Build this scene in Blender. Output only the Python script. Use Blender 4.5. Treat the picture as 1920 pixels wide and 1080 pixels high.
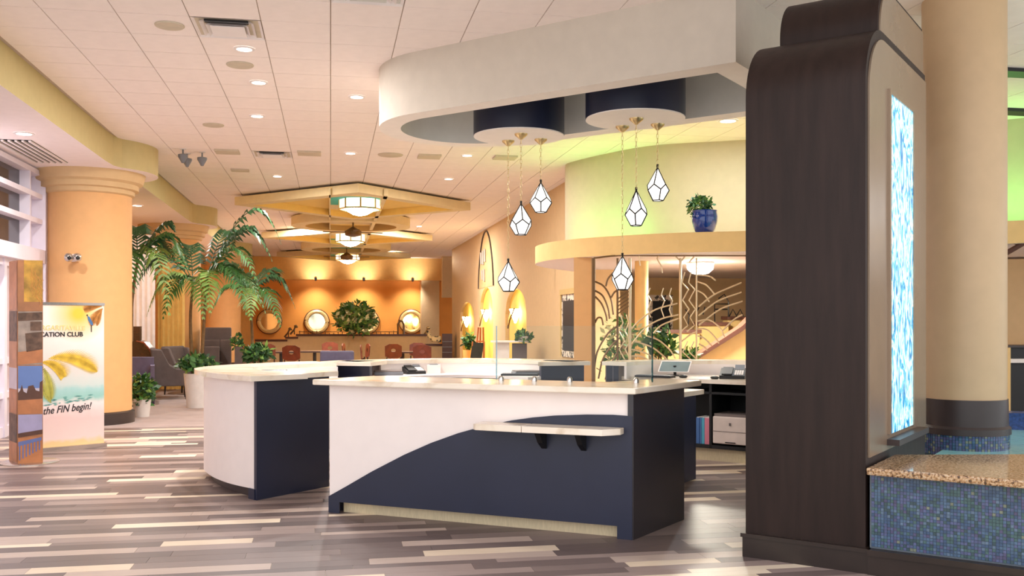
import bpy, math, random
from mathutils import Vector
random.seed(7)
PI = math.pi
for o in list(bpy.data.objects): bpy.data.objects.remove(o)
SC = bpy.context.scene
COL = SC.collection

# ------------------------------------------------------------------ camera, world, exposure
F, EYE, HOR, YAW = 1800.0, 1.53, 605.0, math.radians(10.7)
CY, SY = math.cos(YAW), math.sin(YAW)
cd = bpy.data.cameras.new('camera'); cam = bpy.data.objects.new('camera', cd); COL.objects.link(cam)
cam.location = (0, 0, EYE); cam.rotation_euler = (PI/2, 0, -YAW)
cd.sensor_width = 36; cd.lens = 36*F/1920; cd.shift_y = (HOR-540)/1920; cd.clip_end = 200
SC.camera = cam
wd = bpy.data.worlds.new('world'); SC.world = wd; wd.use_nodes = True
bg = wd.node_tree.nodes['Background']; bg.inputs[0].default_value = (0.97, 0.965, 1.0, 1); bg.inputs[1].default_value = 1.5
SC.view_settings.view_transform = 'Standard'; SC.view_settings.look = 'None'
SC.view_settings.gamma = 1; SC.view_settings.use_curve_mapping = False
SC.view_settings.exposure = 0.3
WARM, WHITE, COOL = (1, .96, .93), (1, .92, .84), (.80, .90, 1.0)

# ------------------------------------------------------------------ placing helpers
def W(lat, d): return (lat*CY + d*SY, -lat*SY + d*CY)          # camera-aligned metres -> room x, y
def PZ(px, py, z):                                              # sight line meets height z
    d = F*(z-EYE)/(HOR-py); return W((px-960)*d/F, d)
def PD(px, d): return W((px-960)*d/F, d)
def ZD(py, d): return EYE + (HOR-py)*d/F
R2 = math.sqrt(.5)
def UV(u, v): return ((u+v)*R2, (v-u)*R2)                       # the desk, ring soffit and fountain stand on a 45 degree grid
def onplane(px, py, A, B):                                      # sight line meets the upright plane over A-B: (metres along, z)
    dx, dy = W((px-960)/F, 1.0); ex, ey = B[0]-A[0], B[1]-A[1]; L = math.hypot(ex, ey); ex /= L; ey /= L
    det = dx*(-ey)+dy*ex
    k = (A[0]*(-ey)+A[1]*ex)/det
    return ((k*dx-A[0])*ex + (k*dy-A[1])*ey, EYE + (HOR-py)/F*k)

# ------------------------------------------------------------------ materials
def lin(c):
    return tuple(((x/255)/12.92 if x/255 <= .04045 else ((x/255+.055)/1.055)**2.4) for x in c)
MATS = {}
def mat(name, col, rough=.5, metal=0, var=.06, scale=8, bump=0, bscale=60, emit=None, estr=0, spec=.5, stretch=None, coat=0):
    if name in MATS: return MATS[name]
    m = bpy.data.materials.new(name); m.use_nodes = True; nt = m.node_tree; b = nt.nodes['Principled BSDF']
    c = lin(col)
    b.inputs['Roughness'].default_value = rough; b.inputs['Metallic'].default_value = metal
    b.inputs['Specular IOR Level'].default_value = spec; b.inputs['Coat Weight'].default_value = coat
    tc = nt.nodes.new('ShaderNodeTexCoord'); mp = nt.nodes.new('ShaderNodeMapping')
    nt.links.new(tc.outputs['Object'], mp.inputs['Vector'])
    if stretch: mp.inputs['Scale'].default_value = stretch
    no = nt.nodes.new('ShaderNodeTexNoise'); no.inputs['Scale'].default_value = scale; no.inputs['Detail'].default_value = 4
    nt.links.new(mp.outputs[0], no.inputs['Vector'])
    rp = nt.nodes.new('ShaderNodeValToRGB')
    rp.color_ramp.elements[0].position = .3; rp.color_ramp.elements[1].position = .7
    rp.color_ramp.elements[0].color = tuple(max(0, x*(1-var)) for x in c)+(1,)
    rp.color_ramp.elements[1].color = tuple(min(1, x*(1+var)) for x in c)+(1,)
    nt.links.new(no.outputs['Fac'], rp.inputs[0]); nt.links.new(rp.outputs[0], b.inputs['Base Color'])
    if bump:
        n2 = nt.nodes.new('ShaderNodeTexNoise'); n2.inputs['Scale'].default_value = bscale
        nt.links.new(mp.outputs[0], n2.inputs['Vector'])
        bp = nt.nodes.new('ShaderNodeBump'); bp.inputs['Strength'].default_value = bump; bp.inputs['Distance'].default_value = .01
        nt.links.new(n2.outputs['Fac'], bp.inputs['Height']); nt.links.new(bp.outputs[0], b.inputs['Normal'])
    if emit:
        b.inputs['Emission Color'].default_value = tuple(emit)+(1,); b.inputs['Emission Strength'].default_value = estr
    MATS[name] = m
    return m
def ramp_mat(name, stops, tex='noise', scale=4, rough=.3, stretch=None, estr=0, detail=6, distort=0, coat=0, bump=0):
    m = bpy.data.materials.new(name); m.use_nodes = True; nt = m.node_tree; b = nt.nodes['Principled BSDF']
    tc = nt.nodes.new('ShaderNodeTexCoord'); mp = nt.nodes.new('ShaderNodeMapping'); nt.links.new(tc.outputs['Object'], mp.inputs['Vector'])
    if stretch: mp.inputs['Scale'].default_value = stretch
    if tex == 'noise':
        t = nt.nodes.new('ShaderNodeTexNoise'); t.inputs['Scale'].default_value = scale; t.inputs['Detail'].default_value = detail
        t.inputs['Distortion'].default_value = distort; out = t.outputs['Fac']; nt.links.new(mp.outputs[0], t.inputs['Vector'])
    else:
        t = nt.nodes.new('ShaderNodeTexVoronoi'); t.inputs['Scale'].default_value = scale; out = t.outputs['Distance']; nt.links.new(mp.outputs[0], t.inputs['Vector'])
    rp = nt.nodes.new('ShaderNodeValToRGB'); els = rp.color_ramp.elements
    for i, (p, c) in enumerate(stops):
        e = els[i] if i < 2 else els.new(p)
        e.position = p; e.color = lin(c)+(1,)
    nt.links.new(out, rp.inputs[0]); nt.links.new(rp.outputs[0], b.inputs['Base Color']); b.inputs['Roughness'].default_value = rough
    b.inputs['Coat Weight'].default_value = coat
    if bump:
        bp = nt.nodes.new('ShaderNodeBump'); bp.inputs['Strength'].default_value = bump; bp.inputs['Distance'].default_value = .01
        nt.links.new(out, bp.inputs['Height']); nt.links.new(bp.outputs[0], b.inputs['Normal'])
    if estr:
        nt.links.new(rp.outputs[0], b.inputs['Emission Color']); b.inputs['Emission Strength'].default_value = estr
    MATS[name] = m
    return m
def glass_mat(name, tint, refl=.06):
    m = bpy.data.materials.new(name); m.use_nodes = True; nt = m.node_tree; nt.nodes.clear()
    o = nt.nodes.new('ShaderNodeOutputMaterial'); mx = nt.nodes.new('ShaderNodeMixShader'); t = nt.nodes.new('ShaderNodeBsdfTransparent')
    g = nt.nodes.new('ShaderNodeBsdfGlossy'); g.inputs['Roughness'].default_value = .02; t.inputs[0].default_value = lin(tint)+(1,)
    lw = nt.nodes.new('ShaderNodeLayerWeight'); lw.inputs[0].default_value = .25
    ad = nt.nodes.new('ShaderNodeMath'); ad.operation = 'MULTIPLY_ADD'; ad.inputs[1].default_value = .12; ad.inputs[2].default_value = refl
    nt.links.new(lw.outputs['Fresnel'], ad.inputs[0]); nt.links.new(ad.outputs[0], mx.inputs[0])
    nt.links.new(t.outputs[0], mx.inputs[1]); nt.links.new(g.outputs[0], mx.inputs[2]); nt.links.new(mx.outputs[0], o.inputs[0])
    MATS[name] = m
    return m
M = MATS
mat('tile', (250, 238, 232), .9, var=.02, bump=.15, bscale=220)
mat('grid', (196, 178, 162), .8)
mat('white_soffit', (248, 236, 234), .85, var=.02)
mat('olive', (198, 182, 130), .8, var=.03)
mat('greige', (206, 196, 182), .75, var=.03)
mat('grey_in', (214, 214, 208), .75, var=.03)
mat('cream_white', (246, 238, 230), .7, var=.02)
mat('navy', (31, 36, 58), .38, var=.08, scale=3)
mat('navy_reflect', (48, 44, 48), .30, var=.12, scale=2)  # navy end panel with its brownish reflection put into the base colour
mat('desk_white', (250, 238, 232), .45, var=.015)
ramp_mat('marble', [(.30, (252, 240, 224)), (.55, (246, 232, 212)), (.70, (222, 200, 172))], scale=3.5, rough=.16, distort=.8)
mat('toe', (200, 184, 150), .5, stretch=(2, 20, 2), var=.1)
mat('black', (18, 18, 20), .5)
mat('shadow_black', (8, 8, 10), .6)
mat('orange_col', (226, 174, 116), .7, var=.03)
mat('tan_wall', (216, 184, 138), .8, var=.03)
mat('orange_wall', (240, 160, 70), .75, var=.04, scale=2)
mat('orange_lite', (240, 186, 108), .75, var=.04)
mat('yellow_soffit', (246, 212, 120), .7, var=.03)
mat('tan_soffit', (232, 212, 164), .75, var=.03)
mat('brown_soffit', (206, 174, 112), .75, var=.03)
mat('teal', (70, 190, 170), .6)
mat('niche', (250, 208, 92), .7, var=.04)
mat('curved', (196, 184, 152), .75, var=.03)
mat('ledge_cream', (240, 202, 136), .7, var=.03)
mat('balc_under', (236, 226, 226), .8, var=.02)
mat('dark_base', (58, 46, 44), .4)
mat('dark_wood', (42, 29, 25), .5, spec=.25, var=.22, scale=14, stretch=(1, 1, .12), bump=.12, bscale=40)
mat('taupe', (150, 130, 110), .26, metal=.35, var=.06, scale=3)
mat('moulding', (44, 33, 28), .3, var=.15)
ramp_mat('granite', [(.35, (70, 50, 38)), (.5, (176, 136, 96)), (.62, (205, 180, 150)), (.7, (110, 90, 70))], scale=70, rough=.08, detail=3)
mat('beige_col', (196, 164, 126), .5, var=.03)
mat('gold', (214, 190, 140), .3, metal=.9)
mat('came', (38, 34, 32), .4, metal=.5)
mat('pane_glow', (255, 252, 246), .4, emit=(1, .97, .92), estr=1.3)
mat('shade_glow', (255, 250, 236), .5, emit=(1, .95, .82), estr=1.0)
mat('lamp_shade', (255, 248, 230), .5, emit=(1, .92, .74), estr=22)
mat('lens', (255, 255, 255), .4, emit=(1, .95, .86), estr=9)
mat('lens_dome', (255, 250, 240), .4, emit=(1, .93, .78), estr=55)
mat('lens_cool', (255, 255, 255), .4, emit=(.95, .98, 1), estr=12)
mat('sconce_glow', (255, 240, 190), .4, emit=(1, .84, .45), estr=24)
mat('trim_white', (240, 232, 230), .6, var=.02)
mat('trim_beige', (205, 192, 170), .7)
mat('white_frame', (236, 228, 240), .5, var=.02)
mat('pane_dark', (62, 58, 60), .08, var=.25, scale=1.2)
mat('pane_lav', (216, 204, 214), .2, var=.04)
mat('carpet', (170, 152, 146), .95, var=.1, scale=3, bump=.3, bscale=300)
mat('leaf_a', (66, 112, 52), .45, var=.3, scale=5)
mat('leaf_b', (46, 84, 48), .45, var=.3, scale=5)
mat('leaf_c', (118, 150, 70), .45, var=.3, scale=5)
mat('leaf_d', (206, 200, 150), .5, var=.2)
mat('trunk', (112, 84, 50), .8, var=.3, scale=14)
mat('pot_white', (214, 208, 204), .5)
mat('pot_blue', (22, 58, 140), .12, coat=.6)
mat('pot_orange', (232, 170, 90), .6)
mat('grey_fabric', (98, 86, 84), .8, var=.1)
mat('lav_fabric', (112, 108, 138), .8, var=.1)
mat('leg_dark', (44, 32, 30), .4)
mat('wood_red', (128, 60, 34), .35, var=.2, scale=10)
mat('wood_dark', (66, 34, 24), .35, var=.2)
mat('table_top', (92, 70, 60), .3, var=.1)
mat('cap_dark', (84, 46, 34), .4)
mat('mirror_frame', (240, 208, 140), .35, metal=.3)
mat('mirror', (235, 225, 190), .05, metal=1, var=.02)
mat('metal_art', (226, 206, 170), .35, metal=.5)
mat('metal_brown', (120, 92, 62), .4, metal=.5)
mat('stair_wood', (94, 58, 46), .4)
mat('printer', (222, 206, 196), .5)
mat('printer_dark', (120, 108, 104), .5)
mat('screen', (120, 140, 148), .15)
mat('grey_dev', (120, 122, 128), .45)
mat('book_blue', (70, 110, 170), .6); mat('book_teal', (80, 170, 196), .6); mat('book_pink', (220, 130, 150), .6)
mat('chrome', (210, 205, 198), .2, metal=.9)
mat('fan_brown', (112, 84, 52), .4, metal=.4)
mat('water', (150, 212, 210), .05, var=.05, scale=6, bump=.2, bscale=12)
mat('blue_mosaic', (34, 66, 128), .2, var=.4, scale=40)
mat('grout', (96, 106, 116), .7)
mat('curtain_white', (236, 224, 218), .8)
mat('drape', (230, 192, 112), .8, var=.05)
mat('chalk', (52, 56, 54), .8, var=.2)
mat('easel', (196, 110, 50), .5)
mat('letters_grey', (170, 160, 146), .5)
mat('piano', (58, 30, 24), .2, coat=.5)
glass_mat('glass', (248, 252, 251), .012)
glass_mat('glass_edge', (120, 190, 200), .3)
ramp_mat('aqua', [(.36, (10, 110, 170)), (.46, (80, 180, 214)), (.56, (225, 248, 255)), (.66, (90, 190, 220))], scale=6, stretch=(1.6, 1.6, .7), distort=2.5, rough=.2, estr=.75)
ramp_mat('floral_frame', [(.42, (24, 18, 18)), (.5, (236, 220, 200))], tex='noise', scale=14, rough=.6)
PLANK = [mat('plank%d' % i, c, .42, var=.16, scale=5, stretch=(.7, 9, 1), spec=.4) for i, c in enumerate(
    [(100, 85, 82), (128, 111, 106), (154, 135, 128), (184, 164, 152), (220, 200, 176), (230, 212, 188), (114, 98, 94)])]
MOS = [mat('mosaic%d' % i, c, .18, var=.2, scale=30) for i, c in enumerate(
    [(62, 86, 118), (76, 102, 130), (68, 98, 102), (84, 94, 132), (56, 80, 90), (92, 114, 138), (118, 126, 112), (82, 82, 116)])]

# ------------------------------------------------------------------ mesh builder
class MB:
    def __init__(s): s.v = []; s.f = []; s.m = []; s.k = 0
    def add(s, vs, fs, k=None):
        n = len(s.v); s.v += [tuple(p) for p in vs]; s.f += [tuple(i+n for i in f) for f in fs]; s.m += [s.k if k is None else k]*len(fs); return s
    def box(s, x0, y0, z0, x1, y1, z1, k=None):
        return s.prism([(x0, y0), (x1, y0), (x1, y1), (x0, y1)], z0, z1, k)
    def prism(s, poly, z0, z1, k=None, kb=None, kt=None):
        a = sum(poly[i][0]*poly[(i+1) % len(poly)][1]-poly[(i+1) % len(poly)][0]*poly[i][1] for i in range(len(poly)))
        if a < 0: poly = poly[::-1]
        n = len(poly)
        vs = [(x, y, z0) for x, y in poly]+[(x, y, z1) for x, y in poly]
        s.add(vs, [(i, (i+1) % n, n+(i+1) % n, n+i) for i in range(n)], k)
        b = len(s.v)-2*n
        s.f.append(tuple(b+i for i in range(n-1, -1, -1))); s.m.append(kb if kb is not None else (s.k if k is None else k))
        s.f.append(tuple(b+n+i for i in range(n))); s.m.append(kt if kt is not None else (s.k if k is None else k))
        return s
    def slab(s, pts, off, k=None):                      # planar polygon (3d) thickened along vector off
        n = len(pts); o = Vector(off); vs = [Vector(p) for p in pts]; vs = vs+[p+o for p in vs]
        return s.add(vs, [tuple(range(n-1, -1, -1)), tuple(range(n, 2*n))]+[(i, (i+1) % n, n+(i+1) % n, n+i) for i in range(n)], k)
    def band(s, path, o0, o1, z0, z1, k=None):          # strip along an open xy path between two offsets to its right-hand side
        A = offset(path, o0); B = offset(path, o1); n = len(path)
        vs = [(x, y, z0) for x, y in A]+[(x, y, z0) for x, y in B]+[(x, y, z1) for x, y in A]+[(x, y, z1) for x, y in B]
        fs = []
        for i in range(n-1):
            j = i+1
            fs += [(i, n+i, n+j, j), (2*n+i, 2*n+j, 3*n+j, 3*n+i), (i, j, 2*n+j, 2*n+i), (n+i, 3*n+i, 3*n+j, n+j)]
        fs += [(0, 2*n, 3*n, n), (n-1, 2*n-1, 4*n-1, 3*n-1)]
        return s.add(vs, fs, k)
    def tube(s, pts, r, n=6, k=None, r2=None, closed=False):
        pts = [Vector(p) for p in pts]; rings = []; up = Vector((.13, .07, 1)).normalized()
        for i, p in enumerate(pts):
            a = pts[i-1] if i else (pts[-1] if closed else p); b = pts[i+1] if i < len(pts)-1 else (pts[0] if closed else p)
            t = (b-a); t = t.normalized() if t.length > 1e-9 else Vector((0, 0, 1))
            e = t.cross(up); e = e.normalized() if e.length > 1e-3 else Vector((1, 0, 0)); g = t.cross(e)
            rr = r if r2 is None else r+(r2-r)*i/max(1, len(pts)-1)
            rings.append([p+e*(rr*math.cos(2*PI*q/n))+g*(rr*math.sin(2*PI*q/n)) for q in range(n)])
        vs = [q for ring in rings for q in ring]; m = len(pts); fs = []
        for i in range(m if closed else m-1):
            j = (i+1) % m
            fs += [(i*n+q, i*n+(q+1) % n, j*n+(q+1) % n, j*n+q) for q in range(n)]
        if not closed: fs += [tuple(range(n-1, -1, -1)), tuple((m-1)*n+q for q in range(n))]
        return s.add(vs, fs, k)
    def lathe(s, prof, c=(0, 0), n=32, k=None, caps=True, a0=0, a1=2*PI):
        full = abs(a1-a0-2*PI) < 1e-6; nn = n if full else n+1; vs = []; fs = []
        for r, z in prof:
            vs += [(c[0]+r*math.cos(a0+(a1-a0)*q/n), c[1]+r*math.sin(a0+(a1-a0)*q/n), z) for q in range(nn)]
        for i in range(len(prof)-1):
            for q in range(n):
                q2 = (q+1) % nn
                fs.append((i*nn+q, i*nn+q2, (i+1)*nn+q2, (i+1)*nn+q))
        if caps and full:
            fs.append(tuple(range(n-1, -1, -1))); b = (len(prof)-1)*n; fs.append(tuple(b+q for q in range(n)))
        return s.add(vs, fs, k)
    def ball(s, c, r, n=10, k=None, sz=1):
        prof = [(max(1e-4, r*math.sin(PI*i/(n//2+1))), c[2]-r*sz*math.cos(PI*i/(n//2+1))) for i in range(n//2+2)]
        return s.lathe(prof, c, n, k)
    def build(s, name, mats, parent=None, smooth=False, kind=None, label=None, origin=None, bevel=0):
        if not isinstance(mats, (list, tuple)): mats = [mats]
        mats = [M[q] if isinstance(q, str) else q for q in mats]
        if parent is not None: o0 = ORG.get(parent.name, (0, 0, 0))
        elif origin is not None: o0 = origin
        else:
            xs = [p[0] for p in s.v]; ys = [p[1] for p in s.v]; zs = [p[2] for p in s.v]
            o0 = ((min(xs)+max(xs))/2, (min(ys)+max(ys))/2, min(zs))
        me = bpy.data.meshes.new(name)
        me.from_pydata([(p[0]-o0[0], p[1]-o0[1], p[2]-o0[2]) for p in s.v], [], s.f)
        for q in mats: me.materials.append(q)
        if len(mats) > 1: me.polygons.foreach_set('material_index', s.m)
        if smooth:
            me.polygons.foreach_set('use_smooth', [True]*len(me.polygons))
            try: me.set_sharp_from_angle(angle=math.radians(38))
            except Exception: pass
        me.update()
        ob = bpy.data.objects.new(name, me); COL.objects.link(ob)
        if parent is not None: ob.parent = parent
        else: ob.location = o0
        ORG[ob.name] = o0
        if kind: ob['kind'] = kind
        if label: ob['label'] = label
        if bevel:
            b = ob.modifiers.new('bevel', 'BEVEL'); b.width = bevel; b.segments = 2; b.limit_method = 'ANGLE'
        return ob
ORG = {}
def offset(path, o):
    n = len(path); out = []
    for i in range(n):
        a = path[max(0, i-1)]; b = path[min(n-1, i+1)]; dx, dy = b[0]-a[0], b[1]-a[1]; L = math.hypot(dx, dy)
        out.append((path[i][0]+dy/L*o, path[i][1]-dx/L*o))
    return out
def spline(pts, per=6):
    P = [Vector(p) for p in pts]; P = [P[0]*2-P[1]]+P+[P[-1]*2-P[-2]]; out = []
    for i in range(1, len(P)-2):
        for q in range(per):
            t = q/per; a, b, c, d = P[i-1:i+3]
            out.append(tuple(.5*((2*b)+(c-a)*t+(2*a-5*b+4*c-d)*t*t+(3*b-a-3*c+d)*t**3)))
    out.append(tuple(P[-2]))
    return out
def thing(name, label, cat, loc, rz=0, group=None):
    o = bpy.data.objects.new(name, None); COL.objects.link(o); o.empty_display_size = .1
    o.location = loc; o.rotation_euler = (0, 0, rz); o['label'] = label; o['category'] = cat
    if group: o['group'] = group
    ORG[o.name] = tuple(loc) if rz == 0 else (0, 0, 0)
    return o
def local(name, label, cat, group=None):                # parts are built in local metres, then the thing is moved
    t = thing(name, label, cat, (0, 0, 0), 0, group); ORG[t.name] = (0, 0, 0); return t
def tag(o, label, cat, group=None, kind=None):
    o['label'] = label; o['category'] = cat
    if group: o['group'] = group
    if kind: o['kind'] = kind
    return o
def struct(o, label): o['kind'] = 'structure'; o['label'] = label; return o
def put(t, loc, rz=0): t.location = loc; t.rotation_euler = (0, 0, rz); return t
def dup(root, loc, rz=0, label=None, sc=None):
    r = root.copy(); COL.objects.link(r); r.location = loc; r.rotation_euler = (0, 0, rz)
    if label: r['label'] = label
    if sc: r.scale = (sc, sc, sc)
    for ch in list(root.children):
        c = ch.copy(); COL.objects.link(c); c.parent = r
        for g in list(ch.children):
            h = g.copy(); COL.objects.link(h); h.parent = c
    return r
def area(name, loc, size, power, col, parent=None, rot=(0, 0, 0), shape='DISK', sy=None, spread=None):
    l = bpy.data.lights.new(name, 'AREA'); l.shape = shape; l.size = size; l.energy = power; l.color = col
    if sy: l.size_y = sy
    if spread: l.spread = spread
    o = bpy.data.objects.new(name, l); COL.objects.link(o)
    if parent: o.parent = parent; b = ORG.get(parent.name, (0, 0, 0)); loc = tuple(loc[i]-b[i] for i in range(3))
    o.location = loc; o.rotation_euler = rot; return o
def point(name, loc, r, power, col, parent=None):
    l = bpy.data.lights.new(name, 'POINT'); l.shadow_soft_size = r; l.energy = power; l.color = col
    o = bpy.data.objects.new(name, l); COL.objects.link(o)
    if parent: o.parent = parent; b = ORG.get(parent.name, (0, 0, 0)); loc = tuple(loc[i]-b[i] for i in range(3))
    o.location = loc; return o
def spot(name, loc, aim, power, col, ang=70, blend=.6, r=.05, parent=None):
    l = bpy.data.lights.new(name, 'SPOT'); l.energy = power; l.color = col; l.spot_size = math.radians(ang); l.spot_blend = blend; l.shadow_soft_size = r
    o = bpy.data.objects.new(name, l); COL.objects.link(o)
    d = Vector(aim)-Vector(loc); o.rotation_euler = d.to_track_quat('-Z', 'Y').to_euler()
    if parent: o.parent = parent; b = ORG.get(parent.name, (0, 0, 0)); loc = tuple(loc[i]-b[i] for i in range(3))
    o.location = loc; return o

ZC = 4.22       # main ceiling
ZL = 3.80       # lowered ceiling along the windows
def inview(x, y, z, m=30):
    d = x*SY+y*CY
    if d < .5: return None
    lat = x*CY-y*SY; px = 960+F*lat/d; py = HOR-F*(z-EYE)/d
    return (d, px, py) if -m < px < 1920+m and -m < py < 1080+m else None

# ------------------------------------------------------------------ floor with planks
fl = struct(MB().box(-13, 1.5, -.12, 15, 42, -.004).build('floor', 'toe', origin=(0, 0, 0)), 'plank floor of mixed grey, brown and pale strips')
struct(MB().box(-9, 14.75, -.004, 15, 42, .002).build('floor_carpet', 'carpet'), 'grey carpet in the lounge beyond the plank floor')
cells = []
y = 4.6
while y < 14.75:
    x = -8+random.uniform(0, 1); wd_ = random.choice((.09, .12, .152, .152, .18))
    while x < 9:
        L = random.choice((.61, .91, .91, 1.22, 1.22)); thin = wd_ < .13
        cells.append((x, y, L, random.choices(range(7), (3, 3, 3, 3, 3, 2, 2) if thin else (4.5, 4, 3.4, 2.2, 1.0, .4, 4))[0], wd_)); x += L
    y += wd_
vis = sorted((c for c in cells if inview(c[0]+c[2]/2, c[1]+c[4]/2, 0, 60)), key=lambda c: (c[1]*CY+c[0]*SY))
near = vis[:300]; nset = set(near)
unit = []
for i in range(7):
    me = bpy.data.meshes.new('plank'); b = MB().box(0, .008, -.006, 1, .992, 0)
    me.from_pydata(b.v, [], b.f); me.materials.append(PLANK[i]); unit.append(me)
for (x, y, L, k, w_) in near:
    o = bpy.data.objects.new('plank', unit[k]); COL.objects.link(o); o.parent = fl; o.location = (x+.001, y, 0); o.scale = (L-.002, w_, 1)
b = MB()
for c in cells:
    if c not in nset: b.box(c[0]+.001, c[1]+.001, -.006, c[0]+c[2]-.001, c[1]+c[4]-.001, 0, c[3])
b.build('far_planks', PLANK, fl, kind='stuff')

# ------------------------------------------------------------------ ceiling with tiles
ce = struct(MB().box(-4.5, 4.5, ZC+.014, 16, 42, ZC+.12).build('ceiling', 'grid', origin=(0, 0, 0)), 'white acoustic tile ceiling in a grid')
TS = .61; Y0 = 9.42-20*TS
def cell_of(px, py): x, y = PZ(px, py, ZC); return (math.floor(x/TS), math.floor((y-Y0)/TS))
DIFF = {cell_of(432, 50): 'near', cell_of(690, 3): 'top', cell_of(512, 294): 'mid'}
tme = bpy.data.meshes.new('ceiling_tile'); b = MB().box(0.0045, .0045, 0, TS-.0045, TS-.0045, .014); tme.from_pydata(b.v, [], b.f); tme.materials.append(M['tile'])
tl = []
for i in range(-5, 21):
    for j in range(6, 72):
        if (i, j) in DIFF: continue
        x, y = i*TS, Y0+j*TS
        if y < 5.5 or y > 40: continue
        if x > 4.3 and y > 17: continue
        tl.append((x, y))
vt = sorted((t for t in tl if inview(t[0]+TS/2, t[1]+TS/2, ZC, 40)), key=lambda t: t[1]*CY+t[0]*SY)[:300]; vs_ = set(vt)
for x, y in vt:
    o = bpy.data.objects.new('ceiling_tile', tme); COL.objects.link(o); o.parent = ce; o.location = (x, y, ZC)
b = MB()
for t in tl:
    if t not in vs_: b.box(t[0]+.006, t[1]+.006, ZC, t[0]+TS-.006, t[1]+TS-.006, ZC+.014)
b.build('far_tiles', 'tile', ce, kind='stuff')

# ------------------------------------------------------------------ walls
XR = 4.4
niches = [(21.5, 24.2, 1.75, 2.35), (26.1, 28.5, 1.75, 2.55), (29.6, 33.0, 1.6, 2.2)]
def arch_z(y, a, b_, zs, zt):
    c = (a+b_)/2; h = (b_-a)/2; return zs+(zt-zs)*math.sqrt(max(0, 1-((y-c)/h)**2))
b = MB(); seq = [15.9]
for n_ in niches: seq += [n_[0], n_[1]]
seq.append(35.2)
for i in range(0, len(seq), 2):
    b.box(XR, seq[i], 0, XR+.5, seq[i+1], ZC)
for (a, c, zs, zt) in niches:
    N = 16
    for q in range(N):
        y0, y1 = a+(c-a)*q/N, a+(c-a)*(q+1)/N; z0, z1 = arch_z(y0, a, c, zs, zt), arch_z(y1, a, c, zs, zt)
        b.add([(XR, y0, z0), (XR, y1, z1), (XR, y1, ZC), (XR, y0, ZC), (XR+.5, y0, z0), (XR+.5, y1, z1), (XR+.5, y1, ZC), (XR+.5, y0, ZC)],
              [(3, 2, 1, 0), (0, 1, 5, 4), (4, 5, 6, 7)])
wr = struct(b.build('wall_right', 'tan_wall', origin=(XR, 25, 0)), 'long tan wall with three lit arched niches')
b = MB()
for (a, c, zs, zt) in niches: b.box(XR+.09, a-.02, 0, XR+.52, c+.02, zt+.1)
b.build('niche_back', 'niche', wr)
YB = 41.0
bw = MB(); bw.box(-9, YB, 0, 9, YB+.3, ZC, 0)
wb = struct(bw.build('wall_back', 'orange_wall', origin=(0, YB, 0)), 'orange far wall behind the dining room')
MB().box(-9, YB-.9, 3.30, 7.2, YB, ZC).build('header', 'orange_lite', wb, label='lighter orange header band over the orange wall')
MB().box(-9, YB-.6, 0, -3.2, YB, 3.3).build('side_panel', 'orange_lite', wb)
b = MB(); b.box(4.45, YB-2.2, 2.55, 7, YB-1.95, ZC); b.box(3.75, YB-.7, 0, 4.5, YB, 3.3); b.build('corner_pier', 'tan_wall', wb)
struct(MB().box(XR+.5, 35.2, 0, 9, 35.5, ZC).build('wall_far_right', 'tan_wall'), 'tan return wall at the far right corner')
struct(MB().box(-5.2, 15.8, 0, -4.9, 42, ZL).build('wall_left', 'orange_lite'), 'orange wall of the lounge beyond the columns')
struct(MB().box(-13, 42, 0, -12.7, 42.2, ZC).build('trim_1', 'orange_lite'), 'end trim')
bpy.data.objects.remove(bpy.data.objects['trim_1'])
# nook wall under the balcony and curved upper wall
struct(MB().box(XR, 18.6, 0, 15, 18.9, ZC).build('wall_nook', 'tan_wall'), 'tan wall behind the staircase under the balcony')
cw = [W(*p) for p in [(.917, 16.6), (.98, 16.1), (1.67, 15.05), (2.27, 14.5), (3.36, 14.15), (4.9, 13.5), (6.6, 12.7), (8.2, 11.4)]]
struct(MB().band(spline(cw, 6), -.12, .0, 2.72, ZC).build('wall_curved', 'curved', smooth=True), 'pale yellow curved wall above the balcony, lit green')
lw = [W(*p) for p in [(1.2, 17.3), (.55, 15.9), (.36, 14.9), (.50, 14.1), (.72, 13.65), (1.13, 13.15), (2.02, 12.55), (2.94, 12.25), (4.4, 11.7), (5.8, 11.0), (7.2, 10.0)]]
lws = spline(lw, 6)
bal = thing('balcony', 'cream balcony ledge curving out over the metal screen', 'balcony', W(2, 13)+(2.4,))
poly = lws+[(15, 12), (15, 18.6), (4.6, 18.6)]
MB().prism(poly, 2.44, 2.70).build('ledge', ['ledge_cream', 'balc_under'], bal)
lo = bal.children[0].data
for p in lo.polygons: p.material_index = 1 if p.normal.z < -.9 else 0
struct(MB().box(13, 9, 0, 13.3, 18.6, 2.41).build('wall_side', 'tan_wall'), 'tan wall at the right beyond the fountain')

# ------------------------------------------------------------------ left lowered ceiling with olive fascia
CX = -3.62; COLY = [15.65, 23.65, 34.0]
pth = [(-3.1, 4.5)]
for yc in COLY:
    R = .98; a = math.acos((-3.1-CX)/R)
    pth += [(-3.1, yc-R*math.sin(a)-.5), (-3.08, yc-R*math.sin(a)-.12)]
    pth += [(CX+R*math.cos(t), yc+R*math.sin(t)) for t in [(-a+.12)+(2*a-.24)*q/14 for q in range(15)]]
    pth += [(-3.08, yc+R*math.sin(a)+.12)]
pth += [(-3.1, 41), (-12.5, 41), (-12.5, 4.5)]
ls = MB().prism(pth, ZL, ZC+.1).build('window_soffit', ['olive', 'white_soffit'])
for p in ls.data.polygons: p.material_index = 1 if p.normal.z < -.9 else 0
tag(ls, 'lowered white ceiling with olive fascia bulging round the columns along the windows', 'soffit')

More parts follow.
